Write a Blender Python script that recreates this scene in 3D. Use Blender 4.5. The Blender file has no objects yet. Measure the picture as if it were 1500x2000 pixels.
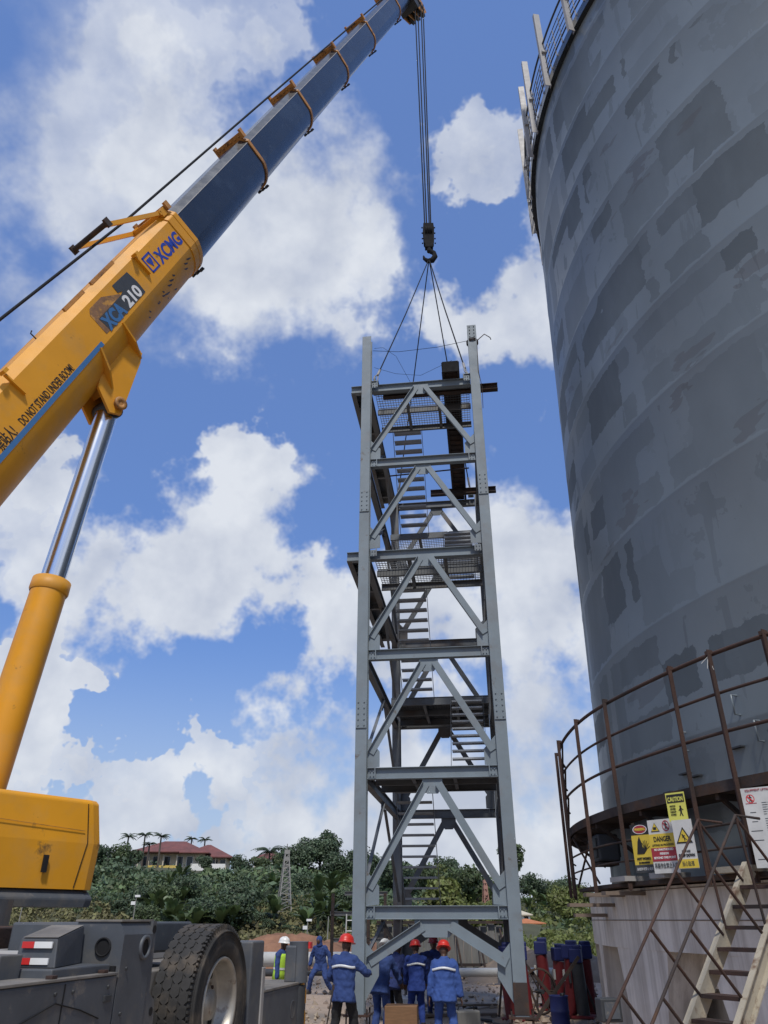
import bpy, math, random
import numpy as np
from mathutils import Vector, Matrix
R = math.radians
sc = bpy.context.scene
C = sc.collection
rnd = random.Random(7)

# ------------------------------------------------------------------ camera
EYE = 2.0
PITCH = 28.72
F = 1452.35 / 2000
cam = bpy.data.cameras.new('camera'); co = bpy.data.objects.new('camera', cam); C.objects.link(co)
co.location = (0, 0, EYE); co.rotation_euler = (R(90 + PITCH), 0, 0)
cam.sensor_fit = 'VERTICAL'; cam.sensor_height = 36; cam.lens = 36 * F; cam.clip_start = .05; cam.clip_end = 6000
sc.camera = co
sc.view_settings.view_transform = 'Standard'; sc.view_settings.look = 'None'
sc.view_settings.exposure = 0.0; sc.view_settings.gamma = 1.0
sc.view_settings.use_curve_mapping = False

def ray(px, py):
    u = (px - 750) / 1452.35; v = (1000 - py) / 1452.35; p = R(PITCH)
    return Vector((u, math.cos(p) - v * math.sin(p), math.sin(p) + v * math.cos(p)))
def at(px, py, Y):
    r = ray(px, py); return Vector((0, 0, EYE)) + r * (Y / r.y)
def onz(px, Y, z=0.0):                      # point of the given height at distance Y in the column px
    a = (Y * math.cos(R(PITCH)) + (z - EYE) * math.sin(R(PITCH)))
    return Vector(((px - 750) / 1452.35 * a, Y, z))

# ------------------------------------------------------------------ light
SUN_AZ, SUN_EL = 180.0, 56.0                 # degrees right of the view direction, above the horizon
sd = Vector((math.sin(R(SUN_AZ)) * math.cos(R(SUN_EL)), math.cos(R(SUN_AZ)) * math.cos(R(SUN_EL)), math.sin(R(SUN_EL))))
sl = bpy.data.lights.new('sun', 'SUN'); so = bpy.data.objects.new('sun', sl); C.objects.link(so)
sl.energy = 3.0; sl.angle = R(5); sl.color = (1, .95, .87)
so.rotation_euler = (-sd).to_track_quat('-Z', 'Y').to_euler(); so.location = (10, -30, 60)

def build_world():
    w = bpy.data.worlds.new('World'); sc.world = w; w.use_nodes = True
    nt = w.node_tree; N = nt.nodes; Lk = nt.links; N.clear()
    def nd(t, **k):
        n = N.new(t)
        for a, b in k.items(): setattr(n, a, b)
        return n
    def mth(op, a, b=None, c=None, clamp=False):
        n = nd('ShaderNodeMath', operation=op, use_clamp=clamp)
        for i, x in enumerate((a, b, c)):
            if x is None: continue
            if isinstance(x, (int, float)): n.inputs[i].default_value = x
            else: Lk.new(x, n.inputs[i])
        return n.outputs[0]
    out = nd('ShaderNodeOutputWorld'); bg = nd('ShaderNodeBackground'); bg.inputs[1].default_value = 0.12
    sky = nd('ShaderNodeTexSky', sky_type='NISHITA'); sky.sun_disc = False
    sky.sun_elevation = R(SUN_EL); sky.sun_rotation = R(SUN_AZ)
    sky.air_density = 1.3; sky.dust_density = .6; sky.ozone_density = 3.0
    D = nd('ShaderNodeTexCoord').outputs['Generated']
    def noise(vec, scale, detail, rough, dist=0.0):
        n = nd('ShaderNodeTexNoise'); n.inputs['Scale'].default_value = scale; n.inputs['Detail'].default_value = detail
        n.inputs['Roughness'].default_value = rough; n.inputs['Distortion'].default_value = dist
        Lk.new(vec, n.inputs['Vector']); return n
    wn = noise(D, 7.0, 5, .6)                    # warp, so that cloud outlines billow
    wv = nd('ShaderNodeVectorMath', operation='MULTIPLY_ADD'); Lk.new(wn.outputs['Color'], wv.inputs[0]); wv.inputs[1].default_value = (.10,) * 3; Lk.new(D, wv.inputs[2])
    W = nd('ShaderNodeVectorMath', operation='ADD'); Lk.new(wv.outputs[0], W.inputs[0]); W.inputs[1].default_value = (-.05,) * 3
    V = W.outputs[0]
    # cloud banks seen in the sky: direction, angular radius in degrees, weight
    banks = [((480, 190), 4.6, .95), ((440, 330), 7.5, 1.15), ((300, 430), 9.5, 1.2), ((500, 450), 9.0, 1.5), ((610, 500), 5.5, 1.2), ((110, 420), 8.5, .85), ((120, 240), 9.0, .62), ((130, 60), 9.0, .50), ((420, 610), 4.5, 1.0),
             ((300, 920), 3.4, 1.3), ((400, 960), 4.6, 1.4), ((200, 1090), 6.5, 1.2), ((420, 1080), 7.0, 1.5), ((540, 1130), 5.0, 1.25), ((40, 1090), 5.5, 1.0),
             ((640, 1260), 6.5, 1.3), ((1060, 1190), 8.0, 1.5), ((860, 1260), 7.0, 1.3), ((640, 1420), 4.0, .85), ((770, 1480), 7.0, 1.15), ((1020, 1480), 9.0, 1.3),
             ((340, 1560), 2.8, 1.0), ((460, 1610), 3.0, .8), ((260, 1660), 2.6, .5), ((680, 1660), 7.0, 1.1), ((1000, 1680), 8.0, 1.1), ((25, 1330), 2.6, 1.2), ((15, 1440), 2.4, 1.0),
             ((980, 430), 4.2, 1.2), ((1010, 590), 5.6, 1.3), ((1100, 500), 6.0, 1.2), ((760, 330), 3.0, .42)]
    cax = ray(750, 1000).normalized()
    tot = None
    for q, a, k in banks:
        v = ray(*q).normalized(); c0, c1 = math.cos(R(a * 1.5)), math.cos(R(a * .2))
        dt = nd('ShaderNodeVectorMath', operation='DOT_PRODUCT'); Lk.new(V, dt.inputs[0]); dt.inputs[1].default_value = v * (k / (c1 - c0))
        e = mth('SUBTRACT', dt.outputs['Value'], c0 * k / (c1 - c0))
        e = mth('MINIMUM', e, k)
        tot = mth('MAXIMUM', e, 0.0) if tot is None else mth('SMOOTH_MAX', tot, e, .25)
    # outside the picture the same kind of cloud goes on
    far = nd('ShaderNodeVectorMath', operation='DOT_PRODUCT'); Lk.new(D, far.inputs[0]); far.inputs[1].default_value = cax
    fm = nd('ShaderNodeMapRange'); Lk.new(far.outputs['Value'], fm.inputs[0]); fm.inputs[1].default_value = math.cos(R(46)); fm.inputs[2].default_value = math.cos(R(60)); fm.inputs[3].default_value = 0; fm.inputs[4].default_value = 1
    nl = noise(D, 2.2, 1, .5)
    outc = nd('ShaderNodeMapRange'); Lk.new(nl.outputs['Fac'], outc.inputs[0]); outc.inputs[1].default_value = .40; outc.inputs[2].default_value = .60; outc.inputs[4].default_value = 1.1
    tot = mth('MAXIMUM', tot, mth('MULTIPLY', outc.outputs[0], fm.outputs[0]))
    n2 = noise(D, 7.0, 8, .55)
    dens = mth('MULTIPLY_ADD', mth('SUBTRACT', n2.outputs['Fac'], .5), .95, tot)
    mask = nd('ShaderNodeMapRange', interpolation_type='SMOOTHSTEP'); Lk.new(dens, mask.inputs[0])
    mask.inputs[1].default_value = .20
    sz = nd('ShaderNodeSeparateXYZ'); Lk.new(D, sz.inputs[0]); Lk.new(mth('MULTIPLY_ADD', sz.outputs[2], .65, 1.08), mask.inputs[2])   # low clouds have crisper edges
    # billows turned to the light are brighter
    off = nd('ShaderNodeVectorMath', operation='ADD'); Lk.new(D, off.inputs[0]); off.inputs[1].default_value = Vector((-.5, .0, .86)) * .045
    n3 = noise(off.outputs[0], 7.0, 4, .55)
    lit = mth('MULTIPLY_ADD', mth('SUBTRACT', n2.outputs['Fac'], n3.outputs['Fac']), 3.0, .50)
    lit = mth('MULTIPLY_ADD', mth('SUBTRACT', nl.outputs['Fac'], .5), 1.2, lit, clamp=True)
    ccol = nd('ShaderNodeMix', data_type='RGBA'); Lk.new(lit, ccol.inputs[0])
    ccol.inputs[6].default_value = (4.2, 4.6, 5.5, 1); ccol.inputs[7].default_value = (6.3, 6.6, 7.1, 1)
    skyc = nd('ShaderNodeMix', data_type='RGBA', blend_type='MULTIPLY'); skyc.inputs[0].default_value = 1
    Lk.new(sky.outputs[0], skyc.inputs[6]); skyc.inputs[7].default_value = SKY_TINT
    mix = nd('ShaderNodeMix', data_type='RGBA'); Lk.new(mth('MULTIPLY', mask.outputs[0], .96), mix.inputs[0])
    hz = nd('ShaderNodeMix', data_type='RGBA'); hz.inputs[0].default_value = .55; Lk.new(skyc.outputs[2], hz.inputs[6]); hz.inputs[7].default_value = (1.45, 2.40, 5.1, 1)
    # paler air towards the horizon
    hf = nd('ShaderNodeMapRange', interpolation_type='SMOOTHSTEP'); Lk.new(sz.outputs[2], hf.inputs[0]); hf.inputs[1].default_value = .34; hf.inputs[2].default_value = .02; hf.inputs[3].default_value = 0; hf.inputs[4].default_value = .72
    hh = nd('ShaderNodeMix', data_type='RGBA'); Lk.new(hf.outputs[0], hh.inputs[0]); Lk.new(hz.outputs[2], hh.inputs[6]); hh.inputs[7].default_value = (4.3, 5.1, 6.2, 1)
    Lk.new(hh.outputs[2], mix.inputs[6]); Lk.new(ccol.outputs[2], mix.inputs[7])
    Lk.new(mix.outputs[2], bg.inputs[0]); Lk.new(bg.outputs[0], out.inputs[0])
SKY_TINT = (.57, .83, 1.27, 1)
build_world()


# ------------------------------------------------------------------ materials
MATS = {}
def mat(name, col, rough=.6, metal=0.0, var=.12, vscale=3.0, bump=0.0, bscale=40.0, col2=None, c2lo=.5, c2hi=.7, c2scale=2.0, stretch=(1, 1, 1), spec=.5, island=0.0, transl=0.0, detail=6, coat=0.0, spot=None):
    """painted / dirty surface: base colour with broad value noise, patches of col2, fine bump"""
    m = bpy.data.materials.new(name); m.use_nodes = True; nt = m.node_tree; N = nt.nodes; L = nt.links
    b = N['Principled BSDF']; b.inputs['Roughness'].default_value = rough; b.inputs['Metallic'].default_value = metal
    b.inputs['Specular IOR Level'].default_value = spec
    if coat: b.inputs['Coat Weight'].default_value = coat; b.inputs['Coat Roughness'].default_value = .12
    tc = N.new('ShaderNodeTexCoord'); mp = N.new('ShaderNodeMapping'); mp.inputs['Scale'].default_value = stretch
    L.new(tc.outputs['Object'], mp.inputs['Vector'])
    def noise(s, d=detail, r=.6):
        n = N.new('ShaderNodeTexNoise'); n.inputs['Scale'].default_value = s; n.inputs['Detail'].default_value = d; n.inputs['Roughness'].default_value = r
        L.new(mp.outputs[0], n.inputs['Vector']); return n
    rgb = N.new('ShaderNodeRGB'); rgb.outputs[0].default_value = (*col, 1); cur = rgb.outputs[0]
    if col2 is not None:
        n = noise(c2scale); mr = N.new('ShaderNodeMapRange'); L.new(n.outputs['Fac'], mr.inputs[0]); mr.inputs[1].default_value = c2lo; mr.inputs[2].default_value = c2hi
        mx = N.new('ShaderNodeMix'); mx.data_type = 'RGBA'; L.new(mr.outputs[0], mx.inputs[0]); L.new(cur, mx.inputs[6]); mx.inputs[7].default_value = (*col2, 1); cur = mx.outputs[2]
    if spot is not None:                     # small worn spots: colour, noise range, scale
        sc_, lo_, hi_, ss_ = spot; n = noise(ss_, 8, .7); mr = N.new('ShaderNodeMapRange'); L.new(n.outputs['Fac'], mr.inputs[0]); mr.inputs[1].default_value = lo_; mr.inputs[2].default_value = hi_
        mx = N.new('ShaderNodeMix'); mx.data_type = 'RGBA'; L.new(mr.outputs[0], mx.inputs[0]); L.new(cur, mx.inputs[6]); mx.inputs[7].default_value = (*sc_, 1); cur = mx.outputs[2]
    if var or island:
        hs = N.new('ShaderNodeHueSaturation'); L.new(cur, hs.inputs['Color'])
        val = None
        if var:
            n = noise(vscale); mr = N.new('ShaderNodeMapRange'); L.new(n.outputs['Fac'], mr.inputs[0]); mr.inputs[1].default_value = .25; mr.inputs[2].default_value = .75
            mr.inputs[3].default_value = 1 - var; mr.inputs[4].default_value = 1 + var; val = mr.outputs[0]
        if island:
            g = N.new('ShaderNodeNewGeometry'); mr = N.new('ShaderNodeMapRange'); L.new(g.outputs['Random Per Island'], mr.inputs[0]); mr.inputs[3].default_value = 1 - island; mr.inputs[4].default_value = 1 + island
            if val is None: val = mr.outputs[0]
            else:
                mm = N.new('ShaderNodeMath'); mm.operation = 'MULTIPLY'; L.new(val, mm.inputs[0]); L.new(mr.outputs[0], mm.inputs[1]); val = mm.outputs[0]
            mh = N.new('ShaderNodeMapRange'); L.new(g.outputs['Random Per Island'], mh.inputs[0]); mh.inputs[3].default_value = .485; mh.inputs[4].default_value = .51
            L.new(mh.outputs[0], hs.inputs['Hue'])
        L.new(val, hs.inputs['Value']); cur = hs.outputs[0]
    L.new(cur, b.inputs['Base Color'])
    if var and rough > .15:
        n = noise(vscale * 2.3); mr = N.new('ShaderNodeMapRange'); L.new(n.outputs['Fac'], mr.inputs[0]); mr.inputs[3].default_value = max(.03, rough - .15); mr.inputs[4].default_value = min(1, rough + .15); L.new(mr.outputs[0], b.inputs['Roughness'])
    if bump:
        n = noise(bscale, 4); bp = N.new('ShaderNodeBump'); bp.inputs['Strength'].default_value = bump; bp.inputs['Distance'].default_value = .02; L.new(n.outputs['Fac'], bp.inputs['Height']); L.new(bp.outputs[0], b.inputs['Normal'])
    if transl:
        tr = N.new('ShaderNodeBsdfTranslucent'); L.new(cur, tr.inputs[0]); ms = N.new('ShaderNodeMixShader'); ms.inputs[0].default_value = transl
        L.new(b.outputs[0], ms.inputs[1]); L.new(tr.outputs[0], ms.inputs[2]); L.new(ms.outputs[0], N['Material Output'].inputs[0])
    MATS[name] = m; return m

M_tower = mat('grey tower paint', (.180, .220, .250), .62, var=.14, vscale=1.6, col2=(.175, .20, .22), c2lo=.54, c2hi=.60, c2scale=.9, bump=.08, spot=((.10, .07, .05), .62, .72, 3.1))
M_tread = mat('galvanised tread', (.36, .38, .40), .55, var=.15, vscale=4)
M_towerin = mat('darker grey inner steel', (.125, .135, .145), .6, var=.2, vscale=1.5, col2=(.10, .07, .05), c2lo=.52, c2hi=.75, c2scale=1.1)  # darker grey with brown patches for the tower's inner and rear steel
M_rustbeam = mat('rusty dark steel', (.050, .040, .037), .85, spec=.2, var=.35, vscale=3, col2=(.10, .052, .03), c2lo=.5, c2hi=.75, c2scale=2.5, bump=.2)
M_rust = mat('rusted railing steel', (.060, .030, .021), .85, var=.35, vscale=4, col2=(.022, .016, .015), c2lo=.45, c2hi=.65, c2scale=2.0, bump=.3)
M_stair = mat('cream paint over rust', (.36, .32, .245), .8, var=.18, vscale=3, col2=(.13, .08, .05), c2lo=.54, c2hi=.68, c2scale=6.0, bump=.2)
M_darksteel = mat('dark steel', (.035, .038, .042), .55, var=.25, vscale=5)
M_hook = mat('greasy hook steel', (.022, .022, .023), .95, var=.3, vscale=6, spec=.08)
M_hazard = mat('hazard orange', (.62, .29, .02), .6, var=.12)
M_cable = mat('wire rope', (.022, .024, .028), .85, var=.2, vscale=20, spec=.15)
M_yellow = mat('crane yellow paint', (.70, .315, .018), .48, var=.10, vscale=1.1, col2=(.60, .30, .055), c2lo=.48, c2hi=.72, c2scale=1.7, bump=.03, spec=.35, spot=((.14, .085, .035), .64, .74, 2.3))
M_yellowdull = mat('weathered yellow paint', (.45, .21, .05), .6, var=.25, vscale=6, col2=(.13, .07, .035), c2lo=.5, c2hi=.72, c2scale=5)
M_boomgrey = mat('boom slate paint', (.015, .018, .022), .28, var=.18, vscale=1.6, col2=(.026, .033, .042), c2lo=.5, c2hi=.62, c2scale=1.1, coat=.35, spot=((.050, .058, .066), .60, .70, 2.6))
M_chrome = mat('hard chrome rod', (.78, .80, .82), .20, metal=1.0, var=.0)
M_truck = mat('carrier dark grey paint', (.072, .080, .092), .55, var=.2, vscale=2.5, col2=(.135, .125, .11), c2lo=.52, c2hi=.78, c2scale=3, bump=.04, spot=((.19, .165, .135), .60, .74, 5.0))
M_trucktop = mat('dusty deck plate', (.19, .175, .155), .8, var=.2, vscale=4, col2=(.11, .105, .10), c2lo=.45, c2hi=.7, c2scale=3)
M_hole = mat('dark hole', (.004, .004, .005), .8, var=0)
M_rubber = mat('dusty tyre rubber', (.030, .029, .028), .85, var=.25, vscale=6, col2=(.12, .095, .07), c2lo=.50, c2hi=.75, c2scale=3.5, bump=.15)
M_rim = mat('aluminium wheel rim', (.36, .34, .30), .45, metal=.55, var=.2, vscale=8, col2=(.10, .05, .03), c2lo=.60, c2hi=.74, c2scale=7)
M_blue = mat('decal blue', (.022, .055, .36), .4, var=.08, vscale=8)
M_blue2 = mat('stripe blue', (.05, .16, .36), .4, var=.08, vscale=8)
M_blk = mat('black paint', (.012, .012, .013), .5, var=.1)
M_wht = mat('white paint', (.75, .75, .73), .5, var=.06)
M_red = mat('signal red', (.60, .03, .028), .4, var=.08)
M_signw = mat('grimy white board', (.55, .55, .53), .6, var=.18, vscale=4)
M_signy = mat('sign yellow', (.62, .46, .05), .5, var=.08)
M_signg = mat('sign lime yellow', (.62, .60, .12), .5, var=.08)
M_sred = mat('sign dark red', (.33, .03, .045), .5, var=.08)
M_decalgrey = mat('decal charcoal', (.045, .05, .055), .5, var=.15)
M_decalpeel = mat('peeled decal', (.22, .115, .055), .7, var=.3, vscale=9, col2=(.5, .25, .05), c2lo=.5, c2hi=.6, c2scale=6)
M_conc = None
M_dirtpile = mat('dirt', (.19, .15, .115), .95, var=.25, vscale=2, bump=.5, bscale=9)
M_stone = mat('rubble stone', (.30, .24, .185), .9, var=.2, vscale=3, island=.2)
M_jackred = mat('jack red', (.14, .010, .013), .6, var=.3, vscale=4)
M_jackblue = mat('jack blue', (.012, .020, .11), .6, var=.3, vscale=4)
M_cardboard = mat('brown timber block', (.20, .11, .055), .85, var=.2, vscale=6, stretch=(1, 6, 6))
M_plank = mat('old timber', (.17, .13, .10), .9, var=.25, vscale=5, stretch=(1, 8, 8))
M_panel = mat('weathered galvanised sheet', (.17, .17, .165), .6, var=.2, vscale=3, stretch=(4, 4, .6))
M_pipe = mat('pale pipe', (.42, .42, .40), .5, var=.12)
M_skin = mat('skin', (.075, .036, .022), .55, var=.1)
M_skin2 = mat('light skin', (.36, .20, .13), .55, var=.1)
M_work = mat('workwear blue', (.024, .052, .175), .9, var=.14, vscale=5, bump=.35, bscale=9)
M_work2 = mat('faded workwear blue', (.032, .075, .255), .9, var=.2, vscale=6, bump=.35, bscale=9)
M_workd = mat('workwear navy', (.014, .028, .12), .85, var=.14, vscale=5, bump=.35, bscale=9)
M_black = mat('black cloth', (.012, .012, .014), .9, var=.2, bump=.3, bscale=9)
M_boot = mat('boot leather', (.03, .024, .02), .7, var=.2)
M_helred = mat('helmet red plastic', (.56, .03, .02), .4, var=.15, vscale=12)
M_heldred = mat('helmet dark red plastic', (.22, .012, .016), .3, var=.04)
M_helwht = mat('helmet white plastic', (.72, .72, .70), .3, var=.04)
M_hiviz = mat('hi-vis lime', (.42, .68, .06), .7, var=.08)
M_band = mat('reflective tape', (.62, .64, .66), .4, var=.08)
M_leafd = mat('dark leaves', (.078, .115, .060), .6, var=.5, vscale=.07, island=.45, transl=.25, detail=2)  # green with the left hill's cloud shade and distant haze painted in
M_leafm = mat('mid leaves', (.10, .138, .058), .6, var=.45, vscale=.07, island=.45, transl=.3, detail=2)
M_leafy = mat('sun-tinted leaves', (.16, .185, .05), .6, var=.25, vscale=.07, island=.4, transl=.3, detail=2)  # sunlight on the right hill is put into this brighter yellow-green
M_banana = mat('banana leaves', (.085, .125, .045), .5, var=.2, vscale=.3, island=.35, transl=.3, detail=2)
M_grass = mat('dry olive grass', (.15, .14, .06), .8, var=.3, vscale=.09, island=.4, transl=.2, detail=3)
M_palm = mat('palm fronds', (.05, .075, .035), .6, var=.2, island=.4, transl=.2)
M_bark = mat('bark', (.09, .075, .06), .9, var=.25, vscale=4, stretch=(1, 1, .3))
M_roof = mat('maroon roof tiles', (.17, .062, .055), .8, var=.18, vscale=1.0, col2=(.13, .055, .05), c2lo=.45, c2hi=.65, c2scale=.6)
M_roof2 = mat('orange roof tiles', (.46, .17, .07), .8, var=.2, vscale=1.5)
M_cream = mat('cream wall', (.55, .49, .38), .85, var=.12, vscale=.8)
M_yelwall = mat('yellow balcony wall', (.62, .46, .12), .85, var=.1, vscale=.8)
M_whitewall = mat('white wall', (.74, .73, .70), .85, var=.1, vscale=.8)
M_glass = mat('dark window glass', (.02, .022, .026), .15, var=0)
M_soil = mat('hill soil', (.070, .072, .034), .95, var=.3, vscale=.12, bump=.5, bscale=1.5)
M_mast = mat('galvanised mast', (.26, .25, .23), .6, var=.15)
M_mastred = mat('faded red mast', (.38, .20, .15), .6, var=.15)

def nodes_of(m): return m.node_tree.nodes, m.node_tree.links, m.node_tree.nodes['Principled BSDF']

def silo_material():
    m = mat('patched silo paint', (.1, .12, .14), .42, var=0, spec=.5)
    N, L, b = nodes_of(m)
    for l in list(b.inputs['Base Color'].links): L.remove(l)
    tc = N.new('ShaderNodeTexCoord'); sp = N.new('ShaderNodeSeparateXYZ'); L.new(tc.outputs['Object'], sp.inputs[0])
    def M(op, a, b_=None, c=None, clamp=False):
        n = N.new('ShaderNodeMath'); n.operation = op; n.use_clamp = clamp
        for i, x in enumerate((a, b_, c)):
            if x is None: continue
            if isinstance(x, (int, float)): n.inputs[i].default_value = x
            else: L.new(x, n.inputs[i])
        return n.outputs[0]
    ang = M('MULTIPLY', M('ARCTAN2', sp.outputs[1], M('MULTIPLY', sp.outputs[0], -1)), 10.2)      # metres round the shell (seam on the far side)
    z = sp.outputs[2]
    cb = N.new('ShaderNodeCombineXYZ'); L.new(ang, cb.inputs[0]); L.new(z, cb.inputs[1])
    def noise(sx, sz, d, r=.55, dist=0, o=0.0):
        mp = N.new('ShaderNodeMapping'); mp.inputs['Scale'].default_value = (sx, sz, 1); mp.inputs['Location'].default_value = (o, o * .7, 0); L.new(cb.outputs[0], mp.inputs[0])
        n = N.new('ShaderNodeTexNoise'); n.inputs['Scale'].default_value = 1; n.inputs['Detail'].default_value = d; n.inputs['Roughness'].default_value = r; n.inputs['Distortion'].default_value = dist
        L.new(mp.outputs[0], n.inputs[0]); return n.outputs['Fac']
    # courses: position inside each plate course
    zc = M('DIVIDE', M('SUBTRACT', z, 2.4), 1.88)
    ci = M('FLOOR', zc); cf = M('FRACT', zc)
    wob = M('MULTIPLY_ADD', noise(3.2, .25, 5, .65), .16, -.08)
    cfw = M('ADD', cf, wob)
    seam = M('LESS_THAN', M('ABSOLUTE', M('SUBTRACT', cfw, .5)), .44)           # 1 inside the course, 0 near its seams
    # blocky patches of undercoat: cells shifted per course
    sh = M('MULTIPLY', M('FRACT', M('MULTIPLY', M('SINE', M('MULTIPLY', ci, 12.9898)), 43758.5)), 7.0)
    ax = M('ADD', M('ADD', ang, sh), M('MULTIPLY_ADD', noise(.25, 2.6, 5, .6, 0, 3.0), .36, -.18))
    cell = M('FLOOR', M('DIVIDE', ax, 1.45)); sub = M('FLOOR', M('ADD', M('DIVIDE', cfw, .34), 0))
    cb2 = N.new('ShaderNodeCombineXYZ'); L.new(cell, cb2.inputs[0]); L.new(ci, cb2.inputs[1]); L.new(sub, cb2.inputs[2])
    wn = N.new('ShaderNodeTexWhiteNoise'); wn.noise_dimensions = '3D'; L.new(cb2.outputs[0], wn.inputs[0])
    low = noise(.16, .14, 2, .5, 0, 9.0)
    thr = M('MULTIPLY_ADD', low, 1.6, -.22)
    patch = M('GREATER_THAN', thr, wn.outputs['Value'])
    cb3 = N.new('ShaderNodeCombineXYZ'); L.new(cell, cb3.inputs[0]); L.new(ci, cb3.inputs[1])
    wn2 = N.new('ShaderNodeTexWhiteNoise'); wn2.noise_dimensions = '3D'; L.new(cb3.outputs[0], wn2.inputs[0])
    streak = M('GREATER_THAN', noise(3.6, .38, 4, .6, .2, 5.0), .60)
    blot = M('GREATER_THAN', noise(1.0, .75, 5, .62, .3, 1.0), .57)
    dark = M('MULTIPLY', M('MAXIMUM', M('MAXIMUM', patch, M('MULTIPLY', streak, .45)), M('MULTIPLY', blot, .40)), seam)
    vj = M('ABSOLUTE', M('SUBTRACT', M('FRACT', M('DIVIDE', M('ADD', ax, M('MULTIPLY', ci, 1.3)), 3.1)), .5))    # overpainted upright joints
    dark = M('MULTIPLY', dark, M('GREATER_THAN', vj, .045))
    dark = M('MULTIPLY', dark, M('MULTIPLY_ADD', wn2.outputs['Value'], .85, .25), clamp=True)
    dark = M('MULTIPLY', dark, M('MULTIPLY_ADD', noise(1.4, .5, 4, .6, 0, 6.0), 1.1, .45), clamp=True)
    mx = N.new('ShaderNodeMix'); mx.data_type = 'RGBA'; L.new(dark, mx.inputs[0]); mx.inputs[6].default_value = (.160, .190, .208, 1); mx.inputs[7].default_value = (.090, .110, .122, 1)
    hs = N.new('ShaderNodeHueSaturation'); L.new(mx.outputs[2], hs.inputs['Color']); L.new(M('MULTIPLY_ADD', noise(.5, .35, 5, .6, 0, 2.0), .5, .75), hs.inputs['Value'])
    # faint brown primer showing in a few patches
    pr = M('MULTIPLY', M('GREATER_THAN', noise(.35, .9, 4, .6, .3, 7.0), .64), .45)
    mx2 = N.new('ShaderNodeMix'); mx2.data_type = 'RGBA'; L.new(pr, mx2.inputs[0]); L.new(hs.outputs[0], mx2.inputs[6]); mx2.inputs[7].default_value = (.085, .082, .082, 1)
    L.new(mx2.outputs[2], b.inputs['Base Color'])
    L.new(M('MULTIPLY_ADD', dark, .22, .36), b.inputs['Roughness'])
    bp = N.new('ShaderNodeBump'); bp.inputs['Strength'].default_value = .25; bp.inputs['Distance'].default_value = .03; L.new(noise(.7, .7, 3, .5, 0, 4.0), bp.inputs['Height']); L.new(bp.outputs[0], b.inputs['Normal'])
    return m
M_silo = silo_material()

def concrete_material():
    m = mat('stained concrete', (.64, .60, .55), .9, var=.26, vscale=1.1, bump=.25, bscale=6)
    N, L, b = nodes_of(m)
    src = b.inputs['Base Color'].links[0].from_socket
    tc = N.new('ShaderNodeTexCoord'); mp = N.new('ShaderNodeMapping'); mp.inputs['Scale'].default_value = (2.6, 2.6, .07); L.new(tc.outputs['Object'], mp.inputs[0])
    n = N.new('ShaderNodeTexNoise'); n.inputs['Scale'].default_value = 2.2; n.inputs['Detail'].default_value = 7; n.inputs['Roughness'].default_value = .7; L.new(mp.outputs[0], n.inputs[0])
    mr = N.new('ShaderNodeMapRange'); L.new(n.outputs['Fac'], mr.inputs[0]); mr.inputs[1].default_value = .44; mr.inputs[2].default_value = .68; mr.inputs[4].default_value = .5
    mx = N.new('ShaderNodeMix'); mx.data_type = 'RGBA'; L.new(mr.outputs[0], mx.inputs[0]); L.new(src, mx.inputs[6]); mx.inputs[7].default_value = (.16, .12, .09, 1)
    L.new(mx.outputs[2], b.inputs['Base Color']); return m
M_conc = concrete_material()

def ground_material():
    m = mat('site dirt', (.34, .255, .185), .95, var=.25, vscale=.6, col2=(.22, .185, .15), c2lo=.45, c2hi=.6, c2scale=.22, bump=.6, bscale=6)
    return m
M_ground = ground_material()

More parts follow.
